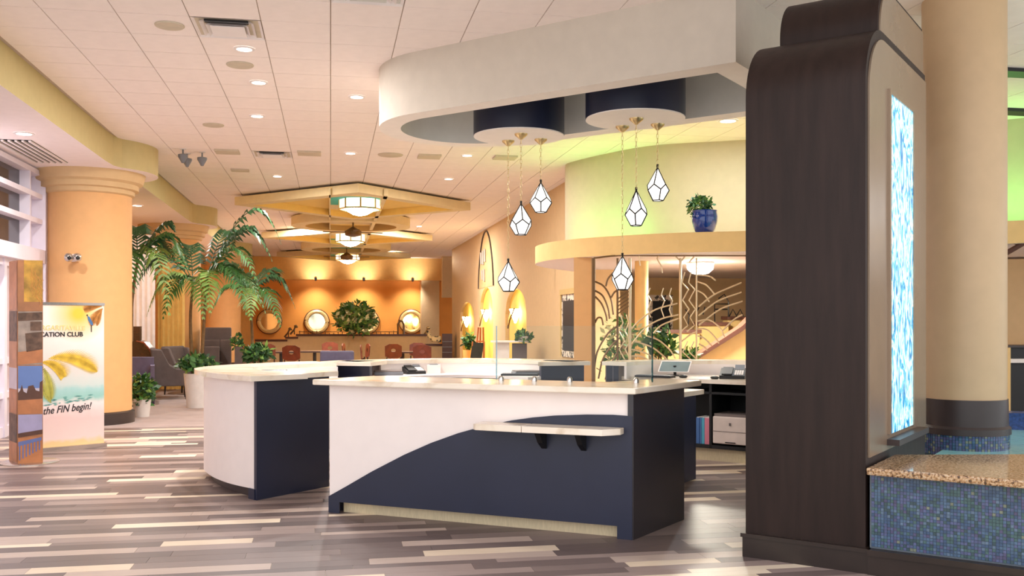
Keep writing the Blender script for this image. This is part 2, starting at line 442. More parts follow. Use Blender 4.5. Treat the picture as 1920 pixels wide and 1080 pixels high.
def column(yc, label):
    t = thing('round_column', label, 'column', (CX, yc, 0))
    MB().lathe([(.60, .16), (.60, 3.46)], (CX, yc), 48).build('shaft', 'orange_col', t, True)
    MB().lathe([(.64, 0), (.64, .17), (.605, .19)], (CX, yc), 48).build('base', 'dark_base', t, True)
    MB().lathe([(.605, 3.46), (.64, 3.48), (.64, 3.54), (.70, 3.555), (.70, 3.63), (.76, 3.66), (.78, 3.73), (.80, 3.80)], (CX, yc), 48).build('capital', 'tan_wall', t, True)
column(COLY[0], 'nearest round orange column with stepped capital, behind the beach banner')
column(COLY[1], 'second round column, behind the palms')
column(COLY[2], 'farthest round column, near the back wall')

# windows: deep white lattice above a white beam
XW = -4.2
wn = thing('window_1', 'deep white window lattice at the left edge', 'window', (XW, 12, 2.4)); wn['kind'] = 'structure'; del wn['category']
MB().box(XW-.45, 7, 2.40, XW+.04, 15.32, 2.60).build('sill_beam', 'white_frame', wn)
for z in (3.02, 3.39, 3.73):
    MB().box(XW-.15, 7, z-.035, XW, 15.32, z+.035).build('rail', 'white_frame', wn)
for yy in (14.72, 12.0, 9.4):
    MB().box(XW-.15, yy-.02, 2.6, XW-.005, yy+.02, 3.76).build('mullion', 'white_frame', wn)
for y0_, y1_ in ((7.0, 9.38), (9.42, 11.98), (12.02, 14.70)):
    for z0, z1 in ((2.6, 2.985), (3.055, 3.355), (3.425, 3.695)):
        MB().box(XW-.16, y0_, z0, XW-.145, y1_, z1).build('pane', 'pane_dark', wn)
MB().box(XW-.17, 14.74, 2.6, XW-.15, 15.3, 3.76).build('backing', 'white_frame', wn)
MB().box(XW-.5, 15.30, 0, XW+.04, 15.72, ZL).build('jamb', 'white_frame', wn)
dr = thing('door_1', 'white framed glazed door panels under the window lattice', 'door', (XW, 12, 0)); dr['kind'] = 'structure'; del dr['category']
for z0, z1 in ((0, .14), (.52, .6), (.98, 1.06), (2.3, 2.4)): MB().box(XW-.2, 8, z0, XW-.08, 15.3, z1).build('rail', 'white_frame', dr)
for k in range(6): MB().box(XW-.22, 15.0-1.2*k, 0, XW-.06, 15.1-1.2*k, 2.4).build('stile', 'white_frame', dr)
for k in range(6):
    for z0, z1 in ((.14, .52), (.6, .98), (1.06, 2.3)):
        MB().box(XW-.16, 13.9-1.2*k, z0, XW-.13, 15.0-1.2*k, z1).build('pane', 'pane_lav', dr)

# ------------------------------------------------------------------ ring soffit over the desk, with navy drums
UC, VC, RO, RI = -6.2, 8.33, 1.0, .77
def stad(R, vhalf, uend):
    pts = [UV(uend, VC-R)]
    pts += [UV(UC-R*math.sin(t), VC-R*math.cos(t)) for t in [PI*q/28 for q in range(29)]]
    return pts+[UV(uend, VC+R)]
outer = stad(RO, 0, -2.84); inner = stad(RI, 0, -3.09); n = len(outer)
b = MB(); Z0, Z1 = 3.61, ZC+.02
vsx = [(x, y, Z0) for x, y in outer]+[(x, y, Z1) for x, y in outer]+[(x, y, Z0) for x, y in inner]+[(x, y, Z1) for x, y in inner]
for i in range(n):
    j = (i+1) % n
    b.f += [(j, i, n+i, n+j), (2*n+i, 2*n+j, 3*n+j, 3*n+i), (i, j, 2*n+j, 2*n+i)]; b.m += [0, 1, 2]
b.v = vsx
rg = b.build('ring_soffit', ['greige', 'grey_in', 'cream_white'], smooth=True)
tag(rg, 'large beige oval ring soffit hanging over the reception desk', 'soffit')
ru = -4.95
drums = []
for (px, py, lab) in ((973, 257, 'navy ceiling drum with white underside, left of the two in the ring'), (1191, 225, 'navy ceiling drum with white underside, right of the two in the ring')):
    c = PZ(px, py, 3.49); t = thing('ceiling_drum', lab, 'drum', c+(3.49,), group='navy drums in the ring soffit')
    MB().lathe([(.48, 3.50), (.48, ZC)], c, 48).build('side', 'navy', t, True)
    MB().lathe([(.478, 3.49), (.478, 3.505)], c, 48).build('underside', 'cream_white', t, True)

# ------------------------------------------------------------------ pendants
RP, HP = .112, .315
def pendant(cpx, cpy, px, ytop, ybot, label, rot):
    c = PZ(cpx, cpy, 3.49); d = c[0]*SY+c[1]*CY
    zt, zb = ZD(ytop, d), ZD(ybot, d); h = zt-zb; R = .1155*d/10.0
    t = thing('pendant_lamp', label, 'pendant lamp', c+(zb,), group='teardrop pendants')
    MB().lathe([(.012, 3.43), (.03, 3.445), (.065, 3.475), (.068, 3.49)], c, 20).build('canopy', 'gold', t, True)
    b = MB(); z = 3.435; k = 0
    while z > zt+.01:
        e = (.011, 0) if k % 2 else (0, .011)
        b.tube([(c[0]+e[0]*math.cos(a), c[1]+e[1]*math.cos(a), z-.022+.026*math.sin(a)) for a in [PI*q/3 for q in range(6)]], .0032, 4, closed=True)
        z -= .042; k += 1
    b.build('chain', 'gold', t)
    A = Vector((c[0], c[1], zt))
    ring = lambda r, zz, off: [Vector((c[0]+r*math.cos(rot+off+2*PI*q/5), c[1]+r*math.sin(rot+off+2*PI*q/5), zb+h*zz)) for q in range(5)]
    U = ring(R*.90, .46, 0); L = ring(R*1.02, .30, PI/5); B = ring(R*.50, .0, PI/5); cen = Vector((c[0], c[1], zb+h*.35))
    came = MB()
    for q in range(5):
        r_ = (q+1) % 5
        for poly in ([A, U[q], L[q], U[r_]], [L[q], U[r_], L[r_], B[r_], B[q]]):
            g = sum(poly, Vector())/len(poly); nn = (poly[1]-poly[0]).cross(poly[2]-poly[0]).normalized()
            if nn.dot(g-cen) < 0: poly = poly[::-1]
            m_ = MB(); m_.add(poly, [tuple(range(len(poly)))]); m_.build('pane', 'pane_glow', t)
        for p, s_ in ((A, U[q]), (U[q], L[q]), (L[q], U[r_]), (L[q], B[q]), (B[q], B[r_])): came.tube([p, s_], .0065, 5)
    m_ = MB(); m_.add(B, [tuple(range(4, -1, -1))]); m_.build('pane', 'pane_glow', t)
    came.tube([A, A+Vector((0, 0, .03))], .012, 6)
    came.build('leading', 'came', t)
pendant(953, 264, 957, 490, 546, 'lowest white faceted teardrop pendant of the left three', .3)
pendant(977, 251, 979, 382, 440, 'middle-height white faceted teardrop pendant of the left three', .9)
pendant(1014, 261, 1015, 342, 398, 'highest white faceted teardrop pendant of the left three', .1)
pendant(1167, 237, 1167, 480, 543, 'lowest white faceted teardrop pendant of the right three', .5)
pendant(1193, 222, 1196, 357, 423, 'middle-height white faceted teardrop pendant of the right three', 1.15)
pendant(1233, 233, 1232, 314, 376, 'highest white faceted teardrop pendant of the right three', .25)

# ------------------------------------------------------------------ front reception desk
A, B_ = UV(-5.59, 5.58), UV(-3.11, 6.07)
L = math.hypot(B_[0]-A[0], B_[1]-A[1]); EX = ((B_[0]-A[0])/L, (B_[1]-A[1])/L); NX = (EX[1], -EX[0])
def FP(t, o, z): return (A[0]+EX[0]*t+NX[0]*o, A[1]+EX[1]*t+NX[1]*o, z)
desk = thing('reception_desk', 'front reception desk with white face and navy wave under pale stone top', 'desk', FP(L/2, -.3, 0))
MB().slab([FP(0, 0, .09), FP(L, 0, .09), FP(L, 0, 1.03), FP(0, 0, 1.03)], (-NX[0]*.06, -NX[1]*.06, 0)).build('front_panel', 'desk_white', desk)
curve = [onplane(x, y_, A, B_) for x, y_ in [(650, 912), (700, 883), (760, 852), (810, 830), (860, 812), (910, 798), (960, 788), (1000, 782.5), (1040, 779), (1100, 777), (1150, 777.5)]]
zr = curve[-1][1]
out = [(0, .13)]+[(a_, z_) for a_, z_ in curve]+[(L, zr-.005), (L, .0), (L-.11, .0), (L-.11, .09), (.10, .09), (.10, 0), (0, 0)]
MB().slab([FP(a_, .003, z_) for a_, z_ in out], (NX[0]*.014, NX[1]*.014, 0)).build('wave_panel', 'navy', desk, label='navy wave-shaped front panel')
MB().slab([FP(.1, -.05, 0), FP(L-.11, -.05, 0), FP(L-.11, -.05, .1), FP(.1, -.05, .1)], (-NX[0]*.03, -NX[1]*.03, 0)).build('plinth', 'toe', desk)
E0, E1 = UV(-3.10, 6.06), UV(-3.10, 6.92)
MB().prism([E0, E1, UV(-3.14, 6.92), UV(-3.14, 6.05)], 0, 1.03).build('end_panel', 'navy_reflect', desk)
MB().prism([UV(-5.60, 5.6), UV(-5.56, 5.61), UV(-5.56, 6.1), UV(-5.60, 6.1)], .0, 1.03).build('end_panel', 'navy', desk)
MB().prism([UV(-5.5, 6.0), UV(-3.2, 6.45), UV(-3.2, 6.5), UV(-5.5, 6.05)], .1, 1.03).build('rear_panel', 'desk_white', desk)
def FPx(t, o): return FP(t, o, 0)[:2]
top = [FPx(-.1, .10), FPx(.5, .115), FPx(1.2, .12), FPx(L-.3, .115), UV(-3.05, 5.99), UV(-3.04, 7.12), UV(-3.4, 7.12), UV(-3.55, 6.52), UV(-5.62, 6.12)]
MB().prism(top, 1.03, 1.075).build('countertop', 'marble', desk, bevel=.008)
MB().prism([UV(-5.5, 6.12), UV(-3.15, 6.6), UV(-3.15, 6.9), UV(-5.3, 6.7)], .87, .90).build('work_surface', 'desk_white', desk)
# marble shelf on the wave
s0, s1 = onplane(919, 806, A, B_)[0]-.05, L-.06
shelf = thing('marble_shelf', 'small pale marble writing shelf on the navy wave of the front desk', 'shelf', FP((s0+s1)/2, 0, .74))
sj = s0+.36*(s1-s0)
for a0, a1 in ((s0, sj-.003), (sj+.003, s1)):
    lf = a0 == s0
    pl = [FPx(a0, .018), FPx(a1, .018), FPx(a1, .22 if lf else .10), FPx(a1-(0 if lf else .10), .22), FPx(a0+(.03 if lf else 0), .22), FPx(a0, .19 if lf else .22)]
    MB().prism(pl, .745, .79).build('slab', 'marble', shelf, bevel=.004)
for px in (1022, 1096):
    t0 = onplane(px, 830, A, B_)[0]
    MB().slab([FP(t0-.02, .018, .745), FP(t0-.02, .17, .745), FP(t0-.02, .10, .66), FP(t0-.02, .018, .61)], (EX[0]*.04, EX[1]*.04, 0)).build('bracket', 'black', shelf)
# glass guard
g0, g1 = W(-.12, 7.5), W(1.05, 7.18)
gl = thing('glass_guard', 'clear upright glass guard on the front desk top', 'glass guard', ((g0[0]+g1[0])/2, (g0[1]+g1[1])/2, 1.075))
gd = Vector((g1[0]-g0[0], g1[1]-g0[1], 0)).normalized(); gn = (-gd.y*.012, gd.x*.012, 0)
MB().slab([g0+(1.085,), g1+(1.085,), g1+(1.505,), g0+(1.505,)], gn).build('glass_panel', 'glass', gl)
for g in (g0, g1):
    MB().box(g[0]-.004, g[1]-.004, 1.085, g[0]+.004, g[1]+.012, 1.505).build('edge', 'glass_edge', gl, label='greenish polished edge')
for k in (.03, .25, .48, .9):
    c = (g0[0]+(g1[0]-g0[0])*k, g0[1]+(g1[1]-g0[1])*k); MB().lathe([(.022, 1.075), (.022, 1.10), (.012, 1.115)], c, 14).build('clip', 'chrome', gl, True)
# low return behind
lr = thing('low_return', 'low navy cabinet with stone top behind the right end of the front desk', 'cabinet', UV(-4.1, 8.4)+(0,))
MB().prism([UV(-4.5, 8.0), UV(-3.81, 8.0), UV(-3.81, 8.78), UV(-4.5, 8.78)], 0, .83).build('body', 'navy', lr)
MB().prism([UV(-4.55, 7.92), UV(-3.75, 7.92), UV(-3.75, 8.84), UV(-4.55, 8.84)], .83, .875).build('countertop', 'marble', lr)

# ------------------------------------------------------------------ left curved counter
cp = [UV(*p) for p in [(-6.5, 5.60), (-6.98, 5.69), (-7.5, 5.90), (-7.98, 6.22), (-8.27, 6.68), (-8.36, 7.2), (-8.34, 7.75), (-8.25, 8.05)]]
cps = spline(cp, 6)
lc = thing('curved_counter', 'white rounded reception counter with navy end, left of the front desk', 'counter', UV(-7.4, 6.4)+(0,))
MB().band(cps, 0, .1, .09, 1.03).build('curved_front', 'desk_white', lc, True)
MB().band(cps, .07, .12, 0, .1).build('plinth', 'dark_base', lc, True)
MB().prism([UV(-6.47, 5.585), UV(-6.47, 6.45), UV(-6.52, 6.45), UV(-6.52, 5.6)], 0, 1.03).build('end_panel', 'navy', lc)
MB().prism([UV(-6.5, 5.585), UV(-6.495, 5.72), UV(-6.6, 5.72), UV(-6.6, 5.605)], 0, .092).build('foot', 'navy', lc)
MB().band(spline([UV(-6.42, 5.48)]+[(p) for p in offset(cp, -.09)[1:]], 6), 0, .56, 1.03, 1.075).build('countertop', 'marble', lc, True)
MB().prism([UV(-6.42, 5.9), UV(-6.42, 6.52), UV(-6.75, 6.52), UV(-7.1, 6.2), UV(-6.9, 5.95)], 1.031, 1.074).build('countertop', 'marble', lc)
MB().band(cps[5:], .46, .50, .1, 1.03).build('inner_panel', 'desk_white', lc, True)
MB().band(cps[6:], .5, 1.0, .87, .905).build('work_surface', 'desk_white', lc, True)

# ------------------------------------------------------------------ rear counter
rp = [W(*p) for p in [(-2.09, 11.35), (-1.75, 11.85), (-1.2, 12.2), (-.55, 12.32), (.15, 12.12), (.60, 11.75), (.90, 11.42)]]
rps = spline(rp, 6)
rc = thing('rear_counter', 'white rear counter with navy ends closing the reception ring', 'counter', W(-.5, 12)+(0,))
MB().band(rps[3:-3], .05, .12, .0, 1.03).build('outer_panel', 'desk_white', rc, True)
MB().band(rps, -.02, .34, 1.03, 1.075).build('countertop', 'marble', rc, True)
MB().band(rps[5:-5], .30, .33, .88, 1.03).build('inner_panel', 'desk_white', rc, True)
MB().band(rps[2:-2], .33, .82, .87, .905).build('work_surface', 'desk_white', rc, True)
MB().band(rps[4:-4], .62, .65, .0, .87).build('kneehole_shade', 'shadow_black', rc, True)  # near-black sheet stands in for the shade under the work surface
for a_, b2 in ((W(-2.10, 11.25), W(-1.64, 11.05)), (W(.34, 11.12), W(.85, 11.32))):
    nx, ny = -(b2[1]-a_[1]), b2[0]-a_[0]; q = .06/math.hypot(nx, ny)
    MB().prism([a_, b2, (b2[0]+nx*q, b2[1]+ny*q), (a_[0]+nx*q, a_[1]+ny*q)], 0, 1.03).build('end_panel', 'navy', rc)
MB().prism([W(-2.3, 11.22), W(-1.62, 11.0), W(-1.5, 11.5), W(-2.1, 11.6)], 1.031, 1.075).build('countertop', 'marble', rc)
MB().prism([W(.3, 11.06), W(.92, 11.26), W(.9, 11.5), W(.4, 11.7)], 1.031, 1.075).build('countertop', 'marble', rc)

# ------------------------------------------------------------------ right counter with open shelving
qp = [W(*p) for p in [(1.08, 11.25), (1.45, 11.7), (2.1, 11.9), (2.9, 11.75), (3.7, 11.2), (4.4, 10.4)]]
qps = spline(qp, 6)
rt = thing('right_counter', 'white right counter with black open shelving under its work surface', 'counter', W(2.2, 11.4)+(0,))
MB().band(qps, .05, .12, 0, 1.03).build('outer_panel', 'desk_white', rt, True)
MB().band(qps, -.03, .30, 1.03, 1.075).build('countertop', 'marble', rt, True)
MB().band(qps, .27, .30, .88, 1.03).build('inner_panel', 'desk_white', rt, True)
k0, k1 = W(1.28, 11.22), W(3.3, 9.7)
MB().prism([k0, k1, W(4.1, 10.3), W(2.9, 11.4), W(2.1, 11.55), W(1.5, 11.35)], .86, .905).build('work_surface', 'marble', rt)
MB().prism([W(1.10, 11.2), W(1.24, 11.16), W(1.24, 11.3), W(1.1, 11.3)], 0, 1.03).build('end_panel', 'navy', rt)
kx, ky = k1[0]-k0[0], k1[1]-k0[1]; kl = math.hypot(kx, ky); kx /= kl; ky /= kl
def KP(t, back): return (k0[0]+kx*t-ky*back, k0[1]+ky*t+kx*back)
tS = lambda px: onplane(px, 700, KP(0, .06), KP(1, .06))[0]
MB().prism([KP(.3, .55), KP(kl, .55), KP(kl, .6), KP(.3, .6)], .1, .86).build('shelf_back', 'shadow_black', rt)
for z0, z1 in ((.14, .18), (.74, .765)): MB().prism([KP(.3, .06), KP(kl, .06), KP(kl, .56), KP(.3, .56)], z0, z1).build('shelf', 'black', rt)
for px in (1332, 1415): MB().prism([KP(tS(px)-.015, .06), KP(tS(px)+.015, .06), KP(tS(px)+.015, .56), KP(tS(px)-.015, .56)], .14, .86).build('divider', 'black', rt)
MB().prism([KP(.3, .1), KP(kl, .1), KP(kl, .14), KP(.3, .14)], 0, .14).build('plinth', 'toe', rt)

# ------------------------------------------------------------------ dark wood fountain tower
U0, U1, V0, V1, ZT = -2.28, -1.52, 6.06, 7.80, 3.41
def tower_profile(v0, v1, zt, R):
    return [(v0, .15), (v0, zt-R)]+[(v0+R-R*math.cos(t), zt-R+R*math.sin(t)) for t in [PI/2*q/12 for q in range(1, 13)]]+[(v1, zt), (v1, .15)]
def extr(b, prof, u0, u1):
    n = len(prof); vs = [UV(u0, v)+(z,) for v, z in prof]+[UV(u1, v)+(z,) for v, z in prof]
    b.add(vs, [tuple(range(n)), tuple(range(2*n-1, n-1, -1))]+[(i, n+i, n+(i+1) % n, (i+1) % n) for i in range(n)])
    return b
tw = thing('fountain_tower', 'tall dark wood tower with rounded top and glowing aqua panel beside the fountain', 'tower', UV(-1.9, 6.9)+(0,))
extr(MB(), tower_profile(V0, V1, ZT, .42), U0, U1).build('body', 'dark_wood', tw, True)
pr = [(v, max(z, .70)) for v, z in tower_profile(V0+.05, V1-.02, ZT-.06, .38)]
extr(MB(), pr, U1-.01, U1+.012).build('side_panel', 'taupe', tw, True, label='satin taupe side panel')
extr(MB(), tower_profile(V0+.38, V1, 3.76, .30), U0+.10, U1-.02).build('upper_tier', 'dark_wood', tw, True)
extr(MB(), [(v, max(z, 3.4)) for v, z in tower_profile(V0+.41, V1-.02, 3.73, .27)], U1-.03, U1-.008).build('upper_side_panel', 'taupe', tw, True)
MB().prism([UV(U0-.015, V0-.02), UV(U1+.02, V0-.02), UV(U1+.02, V1), UV(U0-.015, V1)], 0, .13).build('baseboard', 'moulding', tw)
MB().prism([UV(U0-.025, V0-.03), UV(U1+.03, V0-.03), UV(U1+.03, V1), UV(U0-.025, V1)], .13, .155).build('moulding', 'moulding', tw)
s_ = .012
def UP(v, z, o): return UV(U1+o, v)+(z,)
e1, e2, z0, z1 = V0+.54, V0+1.22, .80, 3.03
MB().slab([UP(e1, z0, .013), UP(e2, z0, .013), UP(e2, z1, .013), UP(e1, z1, .013)], tuple(Vector(UP(e1, z0, .022))-Vector(UP(e1, z0, .013)))).build('aqua_glass', 'aqua', tw, label='backlit rippled aqua glass panel')
for a0, a1, c0, c1 in ((e1-.03, e1, z0, z1), (e2, e2+.03, z0, z1), (e1-.03, e2+.03, z1, z1+.03)):
    MB().slab([UP(a0, c0, .012), UP(a1, c0, .012), UP(a1, c1, .012), UP(a0, c1, .012)], tuple(Vector(UP(a0, c0, .03))-Vector(UP(a0, c0, .012)))).build('glass_frame', 'taupe', tw)
MB().prism([UV(U1+.012, e1-.05), UV(U1+.09, e1-.05), UV(U1+.09, e2+.2), UV(U1+.012, e2+.2)], .73, .77).build('drip_tray', 'dark_base', tw)
# ------------------------------------------------------------------ fountain
ft = thing('fountain', 'mosaic fountain basin with granite rim at the right edge', 'fountain', UV(-.4, 6.5)+(0,))
UE = 1.3
MB().prism([UV(U1+.02, 6.08), UV(UE, 6.08), UV(UE, 6.3), UV(U1+.02, 6.3)], 0, .61).build('basin_wall', 'grout', ft)
b = MB(); ts = .0185
for i in range(int((UE-.1-U1)/ts)):
    u = U1+.03+i*ts
    if u > .7: break
    for j in range(int(.445/ts)):
        z = .165+j*ts; cx, cy = UV(u+ts/2, 6.075)
        k = random.choices(range(8), (5, 5, 5, 4, 4, 2, .6, 2))[0] if random.random() > .35 else (int(u*9)+int(z*14)) % 4
        P = [UV(u+.001, 6.08)+(z+.001,), UV(u+ts-.001, 6.08)+(z+.001,), UV(u+ts-.001, 6.08)+(z+ts-.001,), UV(u+.001, 6.08)+(z+ts-.001,)]
        q = tuple(Vector(UV(0, -.004-.002*random.random())+(0,))); b.slab(P, q, k)
b.build('mosaic_tiles', MOS, ft, kind='stuff')
MB().prism([UV(U1+.02, 5.985), UV(UE, 5.985), UV(UE, 7.6), UV(-.2, 7.55), UV(-.8, 7.2), UV(-1.1, 6.98), UV(-1.46, 6.72), UV(U1+.02, 6.7)], .61, .655).build('granite_rim', 'granite', ft, bevel=.012)
MB().prism([UV(U1+.02, 6.03), UV(UE, 6.03), UV(UE, 6.1), UV(U1+.02, 6.1)], 0, .12).build('baseboard', 'moulding', ft)
MB().prism([UV(U1+.02, 6.015), UV(UE, 6.015), UV(UE, 6.1), UV(U1+.02, 6.1)], .12, .155).build('moulding', 'moulding', ft)
MB().prism([UV(-1.5, 6.3), UV(3.5, 6.3), UV(3.5, 12), UV(-1.5, 11)], .44, .50).build('water', 'water', ft)
fr = [W(*p) for p in [(3.4, 10.2), (4.6, 9.6), (5.3, 9.25), (6.5, 8.2)]]
MB().band(spline(fr, 5), 0, .25, .0, .66).build('far_rim', 'blue_mosaic', ft)
cc = PD(1807, 8.0); rr = .325
fc = thing('fountain_column', 'smooth beige column with black base standing in the fountain', 'column', cc+(.5,))
MB().lathe([(rr, .88), (rr, ZC+.01)], cc, 48).build('shaft', 'beige_col', fc, True)
MB().lathe([(rr+.03, .62), (rr+.03, .67), (rr+.012, .69), (rr+.008, .905)], cc, 48).build('base', 'dark_base', fc, True)
b = MB(); nr = 90
for j in range(8):
    for i in range(nr):
        a0, a1 = 2*PI*i/nr+.006, 2*PI*(i+1)/nr-.006; z0, z1 = .455+j*.0215, .455+(j+1)*.0215-.002; k = random.choice((0, 1, 3, 6, 7, 3))
        rr2 = rr+.02
        b.add([(cc[0]+rr2*math.cos(a), cc[1]+rr2*math.sin(a), z) for a, z in ((a0, z0), (a1, z0), (a1, z1), (a0, z1))], [(0, 1, 2, 3)], k)
b.lathe([(rr+.016, .44), (rr+.016, .63)], cc, 40, 4)
b.build('mosaic_plinth', MOS, fc, kind='stuff')
# a small cane-like prop at the far rim is a dark cabinet beyond
kc = PD(1925, 12.0)
cb = thing('dark_cabinet', 'black cabinet with cream shelf beyond the fountain at the right edge', 'cabinet', kc+(0,))
k2 = PD(1893, 12.0); MB().prism([k2, PD(2050, 12), PD(2050, 12.5), PD(1893, 12.5)], .42, 1.22).build('body', 'black', cb)
MB().prism([PD(1890, 11.95), PD(2052, 11.95), PD(2052, 12.5), PD(1890, 12.5)], 1.22, 1.245).build('cabinet_top', 'dark_base', cb)
MB().prism([PD(1891, 11.94), PD(2052, 11.94), PD(2052, 12.0), PD(1891, 12.0)], 1.03, 1.08).build('shelf', 'cream_white', cb)
MB().prism([PD(1889, 11.93), PD(1895, 11.93), PD(1895, 12.4), PD(1889, 12.4)], 0, 1.22).build('side', 'ledge_cream', cb)
MB().prism([PD(1889, 11.93), PD(2052, 11.93), PD(2052, 12.4), PD(1889, 12.4)], 0, .42).build('plinth', 'tan_wall', cb)
struct(MB().prism([PD(1500, 14.2), PD(2100, 12.9), PD(2100, 13.1), PD(1500, 14.4)], 0, 2.41).build('wall_screen', 'tan_wall'), 'beige wall beyond the fountain')
b = MB(); b.tube([PD(1872, 11.2)+(ZD(483, 11.2),), PD(1900, 11.1)+(ZD(467, 11.1),), PD(1930, 11.0)+(ZD(450, 11),)], .03, 6)
b.tube([PD(1872, 11.2)+(ZD(447, 11.2),), PD(1930, 11)+(ZD(443, 11),)], .008, 5)
b.tube([PD(1905+7*math.cos(a), 11.1)+(ZD(450-8*math.sin(a), 11.1),) for a in [PI*q/6 for q in range(13)]], .008, 5)
tag(b.build('metal_handrail', 'stair_wood'), 'dark sloping handrail scroll seen past the beige column', 'handrail')
for i, (py, zz) in enumerate(((133, 0), (207, 0))):
    p = PZ(1905, py, ZC); tag(MB().box(p[0]-.5, p[1]-.12, ZC-.04, p[0]+.5, p[1]+.12, ZC-.002).build('ceiling_vent', 'black'),
        ('nearer' if i == 0 else 'farther')+' black slot vent in the green lit ceiling at far right', 'vent')

# ------------------------------------------------------------------ star soffit over the dining room
st = thing('star_soffit', 'yellow star and circle soffit with open centre channel down the dining ceiling', 'soffit', (.5, 20, 3.9))
SX = .52
def ringplate(b, outerp, innerp, z0, z1):
    n = len(outerp); b.v += []
    base = len(b.v)
    b.v += [(x, y, z0) for x, y in outerp]+[(x, y, z1) for x, y in outerp]+[(x, y, z0) for x, y in innerp]+[(x, y, z1) for x, y in innerp]
    for i in range(n):
        j = (i+1) % n
        b.f += [tuple(base+q for q in f) for f in [(j, i, n+i, n+j), (2*n+i, 2*n+j, 3*n+j, 3*n+i), (i, j, 2*n+j, 2*n+i), (n+j, n+i, 3*n+i, 3*n+j)]]; b.m += [0, 1, 2, 2]
for yc in (20.9, 28.9, 36.9):
    D, I = 2.5, 2.12
    b = MB(); ringplate(b, [(SX, yc-D), (SX+D, yc), (SX, yc+D), (SX-D, yc)], [(SX, yc-I), (SX+I, yc), (SX, yc+I), (SX-I, yc)], 4.0, 4.17)
    b.build('star', ['tan_soffit', 'yellow_soffit', 'tan_soffit'], st)
    MB().prism([(SX, yc-I), (SX+I, yc), (SX, yc+I), (SX-I, yc)], 4.14, 4.17).build('star_recess', 'yellow_soffit', st)
    MB().prism([(SX, yc-D+.35), (SX+D-.35, yc), (SX, yc+D-.35), (SX-D+.35, yc)], 4.17, 4.23).build('shadow_gap', 'dark_base', st)  # dark inset block paints the shadow gap between star and ceiling
for yc in (24.9, 32.9):
    b = MB(); n = 40; ringplate(b, [(SX+1.5*math.cos(2*PI*q/n), yc+1.5*math.sin(2*PI*q/n)) for q in range(n)], [(SX+1.15*math.cos(2*PI*q/n), yc+1.15*math.sin(2*PI*q/n)) for q in range(n)], 3.98, 4.19)
    b.build('circle', ['tan_soffit', 'brown_soffit', 'tan_soffit'], st, True)
    MB().lathe([(1.15, 4.16), (1.15, 4.18)], (SX, yc), n).build('circle_recess', 'brown_soffit', st)
for x0, x1 in ((-.03, .0), (1.02, 1.10)): MB().box(x0, 18.85, 4.0, x1, 38.5, 4.135).build('channel_side', 'tan_soffit', st)
yy = 18.9; k = 0
while yy < 38.4:
    h = (1.1, 1.5, .8)[k % 3]; MB().box(0, yy, 4.125, 1.02, yy+h, 4.138).build('channel_panel', ('yellow_soffit', 'teal', 'tan_soffit')[k % 3], st); yy += h; k += 1
# drum lamps and fans in the channel
def drum_lamp(px, py, d, R, h, label):
    c = PD(px, d); z = ZD(py, d); t = thing('drum_lamp', label, 'ceiling lamp', c+(z-h,), group='drum lamps under the star soffit')
    N = 8
    for q in range(N):
        a0, a1 = 2*PI*q/N, 2*PI*(q+1)/N
        MB().add([(c[0]+R*math.cos(a), c[1]+R*math.sin(a), zz) for a, zz in ((a0, z-h), (a1, z-h), (a1, z), (a0, z))], [(0, 1, 2, 3)]).build('shade_panel', 'shade_glow', t)
    MB().lathe([(.02, z-h-.14), (R*.35, z-h-.11), (R*.6, z-h-.05), (R*.68, z-h)], c, 24).build('bowl', 'lamp_shade', t, True)
    b = MB()
    for q in range(N):
        a0, a1 = 2*PI*q/N, 2*PI*(q+1)/N; p, p2 = [(c[0]+R*1.01*math.cos(a), c[1]+R*1.01*math.sin(a)) for a in (a0, a1)]
        b.tube([p+(z-h,), p+(z,)], .016, 5); b.tube([p+(z-h,), p2+(z-h,)], .018, 5); b.tube([p+(z,), p2+(z,)], .012, 5)
    b.build('frame', 'gold', t)
    MB().tube([c+(z,), c+(4.13,)], .02, 6).build('stem', 'fan_brown', t)
drum_lamp(675, 366, 20.3, .43, .30, 'large white panelled drum lamp nearest in the star soffit')
drum_lamp(657, 437, 28.0, .42, .26, 'white drum lamp in the middle of the star soffit')
drum_lamp(652, 478, 36.0, .44, .2, 'white drum lamp farthest in the star soffit')
def fan(px, py, d, label):
    c = PD(px, d); z = ZD(py, d); t = thing('ceiling_fan', label, 'ceiling fan', c+(z-.1,), group='fans under the star soffit')
    MB().lathe([(.05, z-.14), (.2, z-.1), (.22, z), (.1, z+.08), (.03, z+.12)], c, 20).build('motor', 'fan_brown', t, True)
    MB().tube([c+(z+.1,), c+(4.13,)], .018, 6).build('rod', 'fan_brown', t)
    for q in range(4):
        a = .1+PI/2*q; ex, ey = math.cos(a), math.sin(a); p = lambda r, s_: (c[0]+ex*r-ey*s_, c[1]+ey*r+ex*s_)
        MB().prism([p(.2, -.03), p(.75, -.07), p(.78, 0), p(.75, .07), p(.2, .03)], z-.03, z-.015).build('blade', 'fan_brown', t)
fan(662, 434, 24.9, 'brown four-blade ceiling fan, nearer of the two')
fan(650, 480, 32.9, 'brown four-blade ceiling fan, farther of the two')

